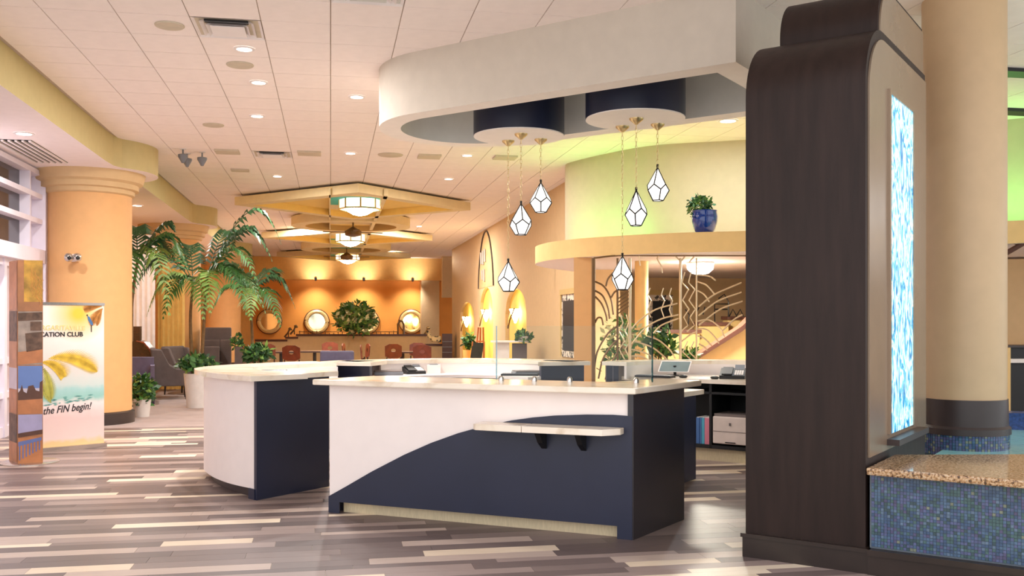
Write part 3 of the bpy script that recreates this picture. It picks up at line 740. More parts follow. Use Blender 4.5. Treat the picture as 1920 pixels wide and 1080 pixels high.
# ------------------------------------------------------------------ downlights and ceiling fittings
def downlight(px, py, z, label, power=38, col=WARM, R=.095, cool=False):
    c = PZ(px, py, z); t = thing('downlight', label, 'downlight', c+(z-.012,), group='recessed ceiling downlights')
    MB().lathe([(R*.78, z-.012), (R*1.05, z-.01), (R*1.08, z-.001)], c, 24, caps=False).build('trim_ring', 'trim_white', t, True)
    MB().lathe([(R*.8, z-.008), (R*.8, z-.003)], c, 24).build('lens', 'lens_cool' if cool else 'lens', t)
    area('downlight_lamp', c+(z-.02,), R*1.4, power, col, t)
    return c
downlight(458, 91, ZC, 'nearest ceiling downlight, right below the large air diffuser', 60)
downlight(485, 154, ZC, 'second ceiling downlight in the row from the large air diffuser', 55)
downlight(482, 217, ZC, 'third ceiling downlight in the row from the large air diffuser', 55)
downlight(669, 181, ZC, 'ceiling downlight nearest left of the ring soffit', 40)
downlight(657, 287, ZC, 'ceiling downlight straight above the star soffit tip', 55)
downlight(520, 330, ZC, 'ceiling downlight left of the star soffit tip', 55)
downlight(876, 291, ZC, 'ceiling downlight just below the left end of the ring soffit', 55)
downlight(841, 335, ZC, 'ceiling downlight right of the star soffit tip', 55)
downlight(1365, 226, ZC, 'brightest cool white downlight, under the ring beside the dark tower', 45, COOL, .13, True)
downlight(552, 424, ZC, 'small downlight left of the nearer soffit circle', 240)
downlight(568, 471, ZC, 'small downlight left of the farther soffit circle', 340)
downlight(735, 471, ZC, 'small downlight right of the farther soffit circle', 340)
downlight(786, 424, ZC, 'small downlight right of the nearer soffit circle', 240)
downlight(45, 250, ZL, 'nearest downlight in the lowered ceiling over the window lattice', 60, WARM, .11)
downlight(145, 314, ZL, 'downlight above the nearest orange column', 60, WARM, .11)
downlight(257, 385, ZL, 'downlight in the lowered ceiling past the nearest column', 60, WARM, .11)
downlight(325, 428, ZL, 'farthest downlight in the lowered ceiling above the palms', 60, WARM, .11)
def disc(px, py, label, R=.19, z=ZC):
    c = PZ(px, py, z); tag(MB().lathe([(R*.96, z-.014), (R, z-.008), (R, z-.001)], c, 28).build('ceiling_speaker', 'trim_beige', None, True), label, 'speaker', 'round ceiling speakers')
disc(318, 47, 'round beige ceiling speaker left of the large air diffuser', .13)
disc(450, 121, 'round beige ceiling speaker below the nearest downlight', .14)
disc(400, 234, 'round beige ceiling speaker left of the third downlight', .14)
disc(732, 290, 'round beige ceiling speaker nearest the ring soffit', .2)
def vent(px, py, w, label, dd=.16):
    x, y = PZ(px, py, ZC); tag(MB().box(x-w/2, y-dd, ZC-.03, x+w/2, y+dd, ZC-.001).build('ceiling_vent', 'trim_beige'), label, 'vent', 'beige slot vents')
vent(426, 283, .36, 'beige ceiling vent nearest the three spotlights')
vent(580, 286, .36, 'beige ceiling vent between the small diffuser and the middle downlight')
vent(805, 292, .36, 'beige ceiling vent below the left end of the ring soffit')
vent(947, 294, .36, 'beige ceiling vent behind the left three pendants')
vent(450, 318, .3, 'small beige ceiling vent left of the star tip downlight', .1)
def diffuser(c, label, dark):
    x, y = c[0]*TS, Y0+c[1]*TS; q = TS/2; t = thing('air_diffuser', label, 'air diffuser', (x+q, y+q, ZC-.03))
    b = MB()
    for r0, r1, z0 in ((.30, .25, ZC-.004), (.235, .20, ZC-.014), (.185, .15, ZC-.026)):
        m0 = [(x+q-r0, y+q-r0), (x+q+r0, y+q-r0), (x+q+r0, y+q+r0), (x+q-r0, y+q+r0)]; m1 = [(x+q-r1, y+q-r1), (x+q+r1, y+q-r1), (x+q+r1, y+q+r1), (x+q-r1, y+q+r1)]
        n = 4; base = len(b.v)
        b.v += [p+(z0,) for p in m0]+[p+(z0+.03,) for p in m1]
        for i in range(4): b.f.append((base+i, base+4+i, base+4+(i+1) % 4, base+(i+1) % 4)); b.m.append(0)
    b.build('louvre', 'trim_white', t)
    MB().box(x+q-.15, y+q-.15, ZC-.03, x+q+.15, y+q+.15, ZC-.022).build('centre_plate', 'trim_white' if dark else 'grey_in', t)
    MB().box(x+.02, y+.02, ZC+.011, x+TS-.02, y+TS-.02, ZC+.013).build('duct', 'trim_beige' if dark else 'grey_in', t)
    if dark: MB().box(x+q-.19, y+q-.245, ZC-.010, x+q+.19, y+q-.18, ZC+.005).build('slot', 'shadow_black', t); MB().box(x+q-.14, y+q-.185, ZC-.020, x+q+.14, y+q-.15, ZC-.0).build('slot', 'printer_dark', t)
for c_, kd in DIFF.items():
    diffuser(c_, {'near': 'large square white air diffuser with dark slot, nearest in the ceiling', 'top': 'grey return grille at the top edge of the ceiling', 'mid': 'small square air diffuser in the middle of the ceiling'}[kd], kd != 'top')
# linear vent in the lowered ceiling
p0 = PZ(62, 284, ZL); t = thing('linear_vent', 'dark slatted linear vent in the lowered ceiling over the windows', 'vent', (p0[0], p0[1], ZL-.02))
MB().box(p0[0]-.22, p0[1]-.85, ZL-.006, p0[0]+.22, p0[1]+.85, ZL-.001).build('slot', 'shadow_black', t)
for q in range(6): MB().box(p0[0]-.215+q*.08, p0[1]-.85, ZL-.025, p0[0]-.185+q*.08, p0[1]+.85, ZL-.004).build('slat', 'trim_white', t)
for i, (px, py) in enumerate(((343, 291), (351, 299), (379, 297))):
    c = PZ(px, py-12, ZC); z = ZC; t = thing('ceiling_spotlight', ('upper of the paired grey spotlights on the ceiling', 'lower of the paired grey spotlights on the ceiling', 'single grey ceiling spotlight right of the paired ones')[i], 'spotlight', c+(z-.2,), group='grey ceiling spotlights')
    MB().lathe([(.05, z-.012), (.05, z)], c, 12).build('base', 'trim_white', t); MB().tube([c+(z-.01,), c+(z-.1,)], .012, 6).build('stem', 'grey_dev', t)
    MB().lathe([(.02, z-.22), (.075, z-.12), (.075, z-.09), (.03, z-.08)], c, 12).build('head', 'grey_dev', t, True)

# ------------------------------------------------------------------ emergency light on the column
e = PD(137, 13.95); zE = ZD(483, 13.9)
el = thing('emergency_light', 'white twin-head emergency light on the nearest orange column', 'emergency light', e+(zE-.1,))
MB().box(e[0]-.05, e[1]-.06, zE-.05, e[0]+.05, e[1]+.14, zE+.05).build('body', 'trim_white', el)
for s2 in (-1, 1):
    c = PD(137+8*s2, 13.86); MB().ball((c[0], c[1], zE+.0), .065, 12).build('lamp_head', 'chrome', el, True)
    MB().ball((c[0]+.02, c[1]-.055, zE-.01), .03, 8).build('bulb', 'black', el, True)

# ------------------------------------------------------------------ roll-up banner
b0, b1 = PD(52, 11.22), PD(195, 11.82)
bl = math.hypot(b1[0]-b0[0], b1[1]-b0[1]); ba = math.atan2(b1[1]-b0[1], b1[0]-b0[0])
bn = local('rollup_banner', 'roll-up beach banner with yellow palm leaf and black lettering', 'banner')
BH = 1.76; w = bl
m = bpy.data.materials.new('banner_print'); m.use_nodes = True; nt = m.node_tree; bs = nt.nodes['Principled BSDF']; bs.inputs['Roughness'].default_value = .6
tc = nt.nodes.new('ShaderNodeTexCoord'); sp = nt.nodes.new('ShaderNodeSeparateXYZ'); nt.links.new(tc.outputs['Object'], sp.inputs[0])
nz = nt.nodes.new('ShaderNodeTexNoise'); nz.inputs['Scale'].default_value = 7; nt.links.new(tc.outputs['Object'], nz.inputs['Vector'])
ma = nt.nodes.new('ShaderNodeMath'); ma.operation = 'MULTIPLY_ADD'; ma.inputs[1].default_value = .13; nt.links.new(nz.outputs['Fac'], ma.inputs[0]); nt.links.new(sp.outputs['Z'], ma.inputs[2])
dv = nt.nodes.new('ShaderNodeMath'); dv.operation = 'DIVIDE'; dv.inputs[1].default_value = BH+.13; nt.links.new(ma.outputs[0], dv.inputs[0])
rp_ = nt.nodes.new('ShaderNodeValToRGB'); els = rp_.color_ramp.elements
stops = [(0, (246, 206, 140)), (.085, (248, 214, 158)), (.11, (248, 226, 220)), (.24, (244, 216, 212)), (.33, (252, 240, 238)), (.365, (160, 214, 206)), (.42, (176, 222, 220)), (.45, (214, 230, 226)), (.55, (232, 226, 220)), (.75, (250, 244, 238)), (1, (255, 250, 240))]
for i, (p_, c_) in enumerate(stops):
    e_ = els[i] if i < 2 else els.new(p_)
    e_.position = p_; e_.color = lin(c_)+(1,)
nt.links.new(dv.outputs[0], rp_.inputs[0])
vd = nt.nodes.new('ShaderNodeVectorMath'); vd.operation = 'DISTANCE'; vd.inputs[1].default_value = (.13, 0, BH-.12); nt.links.new(tc.outputs['Object'], vd.inputs[0])
r3 = nt.nodes.new('ShaderNodeValToRGB'); r3.color_ramp.elements[0].position = .05; r3.color_ramp.elements[0].color = (1, 1, 1, 1); r3.color_ramp.elements[1].position = .36; r3.color_ramp.elements[1].color = (0, 0, 0, 1)
nt.links.new(vd.outputs['Value'], r3.inputs[0])
mx = nt.nodes.new('ShaderNodeMix'); mx.data_type = 'RGBA'; nt.links.new(r3.outputs[0], mx.inputs[0]); nt.links.new(rp_.outputs[0], mx.inputs[6]); mx.inputs[7].default_value = lin((250, 206, 70))+(1,)
nt.links.new(mx.outputs[2], bs.inputs['Base Color']); M['banner_print'] = m
mat('palm_yellow', (240, 200, 70), .6, var=.25, scale=12); mat('palm_green', (186, 186, 84), .6, var=.25, scale=12); mat('palm_brown', (196, 132, 60), .6, var=.3, scale=20)
mat('parrot', (76, 122, 170), .6); mat('ink', (30, 28, 36), .6); mat('pale_ink', (236, 226, 150), .6); mat('wave_teal', (110, 176, 170), .6)
MB().box(-w/2, -.004, .05, w/2, .004, BH).build('print', 'banner_print', bn)
MB().box(-w/2-.01, -.07, 0, w/2+.01, .07, .055).build('base', 'chrome', bn)
MB().box(-w/2-.005, -.012, BH-.02, w/2+.005, .012, BH+.012).build('top_rail', 'chrome', bn)
def leafspray(b, x, z, ang, Lf, n, wd, curl=0, y=-.006):
    px, pz = x, z; a = ang
    for q in range(n):
        st_ = Lf/n; px += math.cos(a)*st_; pz += math.sin(a)*st_; a += curl/n
        f = math.sin(PI*(q+.6)/(n+.4))
        for s2 in (-1, 1):
            aa = a+s2*(.85-.4*q/n); l2 = wd*f
            ex, ez = px+math.cos(aa)*l2, pz+math.sin(aa)*l2; t_ = (.010*math.sin(aa), -.010*math.cos(aa))
            if abs(ex) > w/2-.004: ex = math.copysign(w/2-.004, ex)
            if abs(px) > w/2-.01: continue
            b.add([(px-t_[0], y, pz-t_[1]), (ex, y, ez), (px+t_[0], y, pz+t_[1])], [(0, 1, 2)])
b = MB(); leafspray(b, -.22, 1.10, .25, .62, 34, .20, -1.1); leafspray(b, -.30, 1.06, .05, .34, 22, .17, -1.3, -.0065); b.build('palm_print', 'palm_yellow', bn)
b = MB(); leafspray(b, -.28, 1.02, -1.1, .42, 22, .12, -.5); leafspray(b, -.36, 1.05, -1.4, .5, 22, .1, .4, -.0065); b.build('palm_print', 'palm_green', bn)
b = MB(); leafspray(b, w/2-.02, BH-.03, PI*.97, .22, 16, .1, .6); leafspray(b, w/2-.01, BH-.05, PI*1.2, .26, 18, .09, .7, -.0065); leafspray(b, w/2-.02, BH-.05, PI*1.36, .22, 14, .06, .3, -.007); b.build('palm_print', 'palm_brown', bn)
b = MB(); y_ = -.0075
b.add([(.235, y_, 1.615), (.262, y_, 1.60), (.30, y_, 1.53), (.305, y_, 1.495), (.275, y_, 1.505), (.245, y_, 1.56)], [(0, 1, 2, 3, 4, 5)])
b.build('parrot_emblem', 'parrot', bn)
b = MB(); b.add([(.222, y_, 1.625), (.24, y_, 1.632), (.245, y_, 1.615), (.23, y_, 1.612)], [(0, 1, 2, 3)]); b.add([(.278, y_, 1.50), (.29, y_, 1.497), (.289, y_, 1.415), (.279, y_, 1.415)], [(0, 1, 2, 3)]); b.build('parrot_emblem', 'ink', bn)
b = MB()
for q in range(26):
    x = random.uniform(-.4, .38); z = .60+.05*x+random.uniform(-.05, .04); l_ = random.uniform(.03, .09)
    b.add([(x, y_, z), (x+l_/2, y_, z-.008), (x+l_, y_, z+.004), (x+l_/2, y_, z+.009)], [(0, 1, 2, 3)])
b.build('wave_print', 'wave_teal', bn, kind='stuff')
def text(body, size, x, z, mt, parent, shear=0, bold=.0, rot=0, sx=1, y=-.008):
    cu = bpy.data.curves.new('lettering', 'FONT'); cu.body = body; cu.size = size; cu.shear = shear; cu.offset = bold; cu.extrude = .0006; cu.align_x = 'LEFT'
    cu.materials.append(M[mt]); o = bpy.data.objects.new('lettering', cu); COL.objects.link(o); o.parent = parent
    o.location = (x, y, z); o.rotation_euler = (PI/2, rot, 0); o.scale = (sx, 1, 1)
    me = bpy.data.meshes.new_from_object(o); n = bpy.data.objects.new('lettering', me); COL.objects.link(n); n.parent = parent
    n.location, n.rotation_euler, n.scale = o.location, o.rotation_euler, o.scale; bpy.data.objects.remove(o); return n
t1 = text('VACATION CLUB', .075, -.405, 1.365, 'ink', bn, 0, .0022)
t2 = text('MARGARITAVILLE', .085, -.405, 1.44, 'pale_ink', bn, 0, .001, sx=.92)
t3 = text('Let', .12, -.43, .44, 'ink', bn, .35, .001, -.03, .8); t4 = text('the FIN begin!', .12, -.275, .445, 'ink', bn, .35, .0012, -.06, .80)
put(bn, ((b0[0]+b1[0])/2, (b0[1]+b1[1])/2, 0), ba)

# ------------------------------------------------------------------ triangular photo display
dp = thing('photo_display', 'tall sepia photo display pillar on a round base at the left', 'display', PD(48, 10.45)+(0,))
pA, pB, pC = PD(17, 10.55), PD(33, 10.28), PD(80.5, 10.36); pD = PD(55, 10.7)
mat('sepia', (190, 130, 84), .4, var=.25, scale=5); mat('sepia_dark', (110, 84, 66), .5, var=.5, scale=14); mat('sepia_grey', (176, 160, 146), .5, var=.25, scale=10)
mat('sky_print', (110, 140, 200), .4, var=.1, scale=2); mat('sky_pale', (214, 204, 214), .4); mat('brown_sky', (98, 62, 44), .4, var=.2); mat('sand_print', (196, 128, 80), .4, var=.15)
mat('pier_blue', (108, 122, 176), .4, var=.1); mat('lav_print', (176, 170, 204), .4, var=.1); mat('bokeh', (206, 158, 60), .4, var=.5, scale=7)
MB().prism([pA, pB, pC, pD], .02, 2.20).build('body', 'sepia', dp)
MB().lathe([(.30, 0), (.30, .012), (.28, .02)], PD(56, 10.5), 36).build('base_plate', 'chrome', dp, True)
def face(P, Q):
    dx, dy = Q[0]-P[0], Q[1]-P[1]; Lw = math.hypot(dx, dy); dx /= Lw; dy /= Lw; nx, ny = dy, -dx
    def at(s_, z, o): return (P[0]+dx*s_*Lw+nx*o, P[1]+dy*s_*Lw+ny*o, z)
    return at
def pp(at, poly, mt, o=.003, name='photo_print'):
    b = MB(); b.add([at(x, z, o) for x, z in poly], [tuple(range(len(poly)))]); b.build(name, mt, dp)
zz = lambda py: ZD(py, 10.32)
f1 = face(pB, pC); f2 = face(pA, pB)
rect = lambda x0, x1, ya, yb: [(x0, zz(yb)), (x1, zz(yb)), (x1, zz(ya)), (x0, zz(ya))]
pp(f1, rect(.02, .98, 488, 583), 'sepia'); pp(f1, rect(.25, .98, 488, 566), 'bokeh', .004)
for q in range(9):
    b = MB(); b.tube([f1(.55+.05*q-.2*(z_ % 3)*0+.09*math.sin(3*z_+q), ZD(500+z_*10+q*3, 10.3), .006) for z_ in range(6)], .002, 4); b.build('photo_print', 'pot_orange', dp)
pp(f1, rect(.02, .98, 584, 684), 'sepia_grey'); pp(f1, [(.02, zz(684)), (.98, zz(680)), (.98, zz(655)), (.02, zz(660))], 'sand_print', .004)
pp(f1, [(.35, zz(660)), (.98, zz(655)), (.98, zz(622)), (.3, zz(625))], 'sepia_dark', .004); pp(f1, [(.02, zz(602)), (.98, zz(600)), (.98, zz(585)), (.02, zz(587))], 'sepia_dark', .0042)
pp(f1, rect(.5, .95, 603, 620), 'sepia_dark', .0045)
pp(f1, rect(.02, .98, 686, 742), 'sky_print'); pp(f1, rect(.02, .98, 728, 750), 'sky_pale', .0035)
sky = [(.02, zz(750)), (.02, zz(736)), (.1, zz(732)), (.17, zz(721)), (.24, zz(734)), (.36, zz(737)), (.42, zz(724)), (.62, zz(722)), (.72, zz(732)), (.86, zz(734)), (.88, zz(717)), (.98, zz(714)), (.98, zz(748))]
pp(f1, sky, 'brown_sky', .0045); pp(f1, rect(.02, .98, 748, 776), 'sand_print', .004)
pp(f1, rect(.02, .98, 777, 812), 'lav_print'); pp(f1, [(.02, zz(820)), (.98, zz(814)), (.98, zz(806)), (.02, zz(812))], 'brown_sky', .004)
pp(f1, rect(.02, .98, 820, 868), 'sand_print'); pp(f1, [(.03, zz(836)), (.95, zz(826)), (.95, zz(820)), (.03, zz(828))], 'pier_blue', .005)
for q in range(7): pp(f1, [(.06+.13*q, zz(862-3*q)), (.11+.13*q, zz(862-3*q)), (.11+.13*q, zz(828-q)), (.06+.13*q, zz(828-q))], 'pier_blue', .0046)
pp(f2, rect(.05, .95, 490, 580), 'sand_print'); pp(f2, rect(.05, .95, 583, 640), 'sepia_dark'); pp(f2, rect(.05, .95, 642, 690), 'sepia'); pp(f2, rect(.05, .95, 690, 730), 'sky_pale'); pp(f2, rect(.05, .95, 731, 775), 'sand_print'); pp(f2, rect(.05, .95, 777, 830), 'sepia_dark'); pp(f2, rect(.05, .95, 831, 866), 'sand_print')

# ------------------------------------------------------------------ plants
def frond(name, parent, base, az, Lf, rise, droop, n=22, lw=.42, lf='leaf_a', wdt=.03):
    ex, ey = math.cos(az), math.sin(az); pts = []
    for q in range(n+1):
        t = q/n; r = Lf*(t-.12*t*t); z = rise*Lf*math.sin(t*PI*.55)-droop*Lf*t**2.3
        pts.append(Vector((base[0]+ex*r, base[1]+ey*r, base[2]+z)))
    b = MB(); b.tube(pts, .010, 5, 0, .003)
    side = Vector((-ey, ex, 0))
    for q in range(3, n+1):
        t = q/n; ln = lw*math.sin(PI*min(.97, .18+.80*t))*(.75+.25*random.random()); tan = (pts[q]-pts[q-1]).normalized()
        for s2 in (-1, 1):
            d = (side*s2*.85+tan*.55+Vector((0, 0, .16-.3*random.random()))).normalized(); tip = pts[q]+d*ln+Vector((0, 0, -.38*ln)); mid = pts[q]+d*ln*.55
            nn = tan*wdt
            b.add([pts[q]-nn*.5, mid-nn, tip, mid+nn, pts[q]+nn*.5], [(0, 1, 3, 4), (1, 2, 3)], 0)
    return b.build(name, lf, parent)
def palm(trunks, base, label, fr, pot=None):
    t = thing('potted_palm', label, 'palm', base, group=None)
    for tr in trunks: MB().tube(spline(tr, 4), .035, 7, r2=.022).build('trunk', 'trunk', t, True)
    for (c, az, Lf, rise, droop, lf) in fr: frond('frond', t, c, az, Lf, rise, droop, lf=lf)
    if pot: MB().lathe([(.16, base[2]), (.2, base[2]+.3), (.215, base[2]+.34), (.18, base[2]+.34), (.17, base[2]+.29)], base, 20).build('pot', pot, t, True)
    return t
def cen(px, py, d): p = PD(px, d); return (p[0], p[1], ZD(py, d))
VA = -YAW
d = 16.6; cA = cen(258, 490, d)
palm([[cen(246, 640, d), cen(248, 560, d), cA]], PD(246, d)+(0,), 'palm half hidden behind the nearest orange column',
     [(cA, VA+a, L_, r_, dr_, lf) for a, L_, r_, dr_, lf in [(PI*.95, .6, 1.0, .7, 'leaf_a'), (.1, .95, .9, 1.0, 'leaf_a'), (.9, .8, .9, .8, 'leaf_b'), (-.6, 1.0, .6, 1.5, 'leaf_c'), (-1.4, .8, .6, 1.5, 'leaf_a'), (2.0, .7, 1.2, .5, 'leaf_b'), (-2.4, .6, .8, 1.3, 'leaf_c'), (.4, .7, 1.2, .4, 'leaf_b')]], 'pot_white')
d = 17.6; cB = cen(388, 520, d); cB2 = cen(362, 530, d)
palm([[cen(360, 690, d), cen(357, 600, d), cB2], [cen(377, 690, d), cen(383, 600, d), cB]], PD(372, d)+(0,), 'large two-stemmed palm in front of the second column',
     [(cB, VA+a, L_, r_, dr_, lf) for a, L_, r_, dr_, lf in [(.15, 1.5, 1.25, .8, 'leaf_b'), (-.3, 1.2, .8, .9, 'leaf_a'), (.0, 1.35, 1.0, .75, 'leaf_b'), (.35, 1.2, 1.15, .7, 'leaf_b'), (-.5, 1.1, .5, 1.1, 'leaf_a'), (-1.2, .9, .4, 1.1, 'leaf_c'), (1.2, .9, 1.3, .5, 'leaf_b'), (-.1, 1.25, .35, .85, 'leaf_a')]]
     + [(cB2, VA+a, L_, r_, dr_, lf) for a, L_, r_, dr_, lf in [(PI, 1.15, .75, .75, 'leaf_b'), (PI*.85, 1.1, 1.0, .9, 'leaf_a'), (PI*1.15, .9, .45, 1.1, 'leaf_c'), (PI*1.35, .8, .4, 1.2, 'leaf_a'), (2.0, .9, 1.1, .5, 'leaf_b'), (-1.0, .8, .4, 1.2, 'leaf_c')]])
d = 19.5; cC = cen(470, 552, d)
palm([[cen(474, 670, d), cen(472, 610, d), cC]], PD(474, d)+(0,), 'slim palm at the right of the palms, before the left mirror',
     [(cC, VA+a, L_, r_, dr_, lf) for a, L_, r_, dr_, lf in [(.1, 1.0, .75, 1.0, 'leaf_b'), (PI*.9, .75, 1.1, .4, 'leaf_b'), (-.5, .9, .4, 1.1, 'leaf_a'), (PI*1.1, .9, .5, 1.0, 'leaf_a'), (.8, .8, 1.0, .7, 'leaf_b'), (-1.3, .7, .5, 1.2, 'leaf_c'), (2.2, .8, .9, .8, 'leaf_b')]])
def foliage(b, c, rx, rz, n, s=.09, hang=.0):
    for q in range(n):
        a = random.uniform(0, 2*PI); ph = math.acos(random.uniform(-1, 1)); r = random.uniform(.55, 1)
        p = Vector((c[0]+rx*r*math.sin(ph)*math.cos(a), c[1]+rx*r*math.sin(ph)*math.sin(a), c[2]+rz*r*math.cos(ph)))
        d = Vector((random.gauss(0, 1), random.gauss(0, 1), random.gauss(.3, .8)-hang)).normalized(); e = d.cross(Vector((random.gauss(0, 1), random.gauss(0, 1), random.gauss(0, 1)))).normalized(); l = s*random.uniform(.7, 1.3)
        b.add([p, p+d*l*.5+e*l*.26, p+d*l, p+d*l*.5-e*l*.26], [(0, 1, 2, 3)], random.choice((0, 0, 1, 1, 2)))
def bush(name, label, px, py, d, wpx, hpx, n, s, pot=None, potpx=None, mats=('leaf_a', 'leaf_b', 'leaf_c')):
    c = cen(px, py, d); k = d/F; z0 = potpx[1] if potpx else c[2]-hpx*k/2
    t = thing(name, label, 'plant', (c[0], c[1], z0))
    b = MB(); foliage(b, c, wpx*k/2, hpx*k/2, n, s); b.build('foliage', list(mats), t, kind='stuff')
    b = MB()
    for q in range(5): b.tube([(c[0]+.03*math.cos(q), c[1]+.03*math.sin(q), z0+.02), (c[0]+wpx*k*.22*math.cos(q*1.3), c[1]+wpx*k*.22*math.sin(q*1.3), c[2]+hpx*k*.1)], .012, 5)
    b.build('stem', 'trunk', t)
    if pot:
        R, zb, zt = potpx; MB().lathe([(R*.75, zb), (R*.95, zb+(zt-zb)*.8), (R, zt), (R*.86, zt), (R*.82, zt-.04)], c, 24).build('pot', pot, t, True)
    return t
bush('leafy_plant', 'low leafy plant at the foot of the two-stemmed palm', 370, 682, 17.3, 66, 30, 420, .14, 'pot_white', (.24, 0, .62))
bush('leafy_plant', 'leafy plant under the slim palm beside the grey planter', 482, 664, 19.2, 54, 30, 380, .14, 'pot_white', (.24, 0, .7))
bush('leafy_plant', 'trailing plant in white pot at the foot of the nearest column', 266, 733, 15.6, 42, 62, 420, .12, 'pot_white', (.15, 0, .30))
bush('round_tree', 'big round leafy tree on the half wall before the orange wall', 665, 597, 35.0, 78, 62, 900, .24, mats=('leaf_a', 'leaf_c', 'leaf_d'))
bush('leafy_plant', 'small plant in orange pot beside the left arched niche', 878, 640, 27.5, 18, 30, 160, .16, 'pot_orange', (.16, .0, .75))
bush('leafy_plant', 'green plant on top of the grey and white host stand', 981, 632, 19.9, 26, 16, 150, .12, 'pot_white', (.12, 1.13, 1.25))

# plant in the blue pot on the balcony
cP = PD(1321, 12.62); k = 12.62/F
bp_ = thing('blue_pot_plant', 'shiny blue pot with green plant on the balcony ledge', 'plant', cP+(2.7,))
R = 24*k; zt = ZD(395, 12.62)
MB().lathe([(R*.66, 2.70), (R*.80, 2.74), (R*.98, 2.86), (R, 2.92), (R*.93, zt-.02), (R*.98, zt), (R*.86, zt), (R*.8, zt-.06)], cP, 32).build('pot', 'pot_blue', bp_, True)
b = MB(); foliage(b, (cP[0]-.06, cP[1], zt+.08), .17, .11, 260, .07); foliage(b, (cP[0]-.16, cP[1], zt+.02), .07, .12, 60, .06, .5); b.build('foliage', ['leaf_a', 'leaf_b', 'leaf_c'], bp_, kind='stuff')

# ------------------------------------------------------------------ lounge furniture, left
wc = local('wing_chair', 'grey wing chair with dark legs nearest the curved counter', 'armchair', 'grey lounge chairs')
MB().box(-.30, -.32, .30, .30, .30, .46).build('seat', 'grey_fabric', wc, bevel=.03)
MB().slab([(-.36, .22, .28), (.36, .22, .28), (.36, .34, 1.08), (-.36, .34, 1.08)], (0, .12, 0)).build('backrest', 'grey_fabric', wc, bevel=.03)
for s2 in (-1, 1):
    x0 = .30*s2
    MB().slab([(x0, -.34, .28), (x0, .36, .28), (x0, .44, 1.06), (x0, .22, 1.04), (x0, .05, .72), (x0, -.1, .64), (x0, -.34, .62)], (.08*s2, 0, 0)).build('arm', 'grey_fabric', wc, bevel=.02)
    for yy in (-.28, .36): MB().tube([(.3*s2, yy, .3), (.31*s2, yy*1.06, 0)], .028, 6, r2=.018).build('leg', 'leg_dark', wc)
put(wc, PD(322, 19.4)+(0,), math.radians(100)); wc.scale = (.9, .9, .95)
dup(wc, PD(350, 20.5)+(0,), math.radians(60), 'grey wing chair behind the first, turned to the palms')
bo = thing('blue_sofa', 'lavender blue sofa behind the nearest column', 'sofa', PD(262, 18.2)+(0,))
q0, q1, q2, q3 = PD(225, 18.0), PD(289, 18.0), PD(289, 18.8), PD(225, 18.8)
MB().prism([q0, q1, q2, q3], 0, .5).build('seat', 'lav_fabric', bo); MB().prism([PD(225, 18.55), PD(289, 18.55), q2, q3], .5, .86).build('backrest', 'lav_fabric', bo); MB().prism([PD(282, 18.0), PD(290, 18.0), PD(290, 18.8), PD(282, 18.8)], 0, .72).build('arm', 'lav_fabric', bo)
pn = thing('grand_piano', 'dark curved grand piano lid behind the lavender sofa', 'piano', PD(255, 19.6)+(0,))
P_ = [cen(235, 680, 19.6), cen(288, 672, 19.6), cen(281, 655, 19.6), cen(270, 641, 19.6), cen(258, 638, 19.6), cen(235, 640, 19.6)]
MB().slab(P_, (.05, .3, 0)).build('body', 'piano', pn); MB().slab([cen(240, 640, 19.8), cen(262, 640, 19.8), cen(262, 612, 19.8), cen(240, 612, 19.8)], (.02, .1, 0)).build('music_desk', 'piano', pn)
b = MB()
for px in (240, 280): b.tube([cen(px, 680, 19.7), PD(px, 19.7)+(0,)], .05, 8)
b.build('leg', 'piano', pn)
MB().tube([cen(256, 640, 19.6), cen(270, 643, 19.55), cen(281, 656, 19.55), cen(288, 672, 19.55)], .02, 6).build('lid_edge', 'wood_red', pn)
gb = thing('high_booth', 'tall grey upholstered booth back beyond the palms', 'booth', PD(410, 22)+(0,))
for (x0, x1, dd, yt) in ((382, 434, 22.4, 614), (412, 434, 22.0, 637), (382, 413, 22.0, 637), (382, 412, 21.6, 650)):
    MB().prism([PD(x0, dd), PD(x1, dd), PD(x1, dd+.3), PD(x0, dd+.3)], 0, ZD(yt, dd)).build('panel', 'grey_fabric', gb, bevel=.03)
pb = thing('grey_planter', 'tall grey planter box right of the high booth', 'planter', PD(447, 21.5)+(0,))
MB().prism([PD(440, 21.3), PD(455, 21.3), PD(455, 21.7), PD(440, 21.7)], 0, ZD(650, 21.5)).build('box', 'grey_fabric', pb)
b = MB(); foliage(b, cen(446, 641, 21.5), .12, .16, 90, .12); b.build('foliage', ['leaf_a', 'leaf_b', 'leaf_c'], pb, kind='stuff')
b = MB(); y0_ = 22.6
pts0 = [(PD(296+q*4.6, 21.3+.08*(q % 2))) for q in range(12)]
for i in range(11): b.add([pts0[i]+(0.05,), pts0[i+1]+(.05,), pts0[i+1]+(ZD(500, 21.3),), pts0[i]+(ZD(500, 21.3),)], [(0, 1, 2, 3)])
tag(b.build('yellow_drape', 'drape', None, True), 'yellow folded drape hanging in front of the second column', 'curtain')
b = MB()
pts0 = [PD(246+q*5, 20.6+.05*(q % 2)) for q in range(10)]
for i in range(9): b.add([pts0[i]+(.05,), pts0[i+1]+(.05,), pts0[i+1]+(ZD(440, 20.6),), pts0[i]+(ZD(440, 20.6),)], [(0, 1, 2, 3)])
tag(b.build('white_curtain', 'curtain_white', None), 'white curtain between the first and second columns', 'curtain')

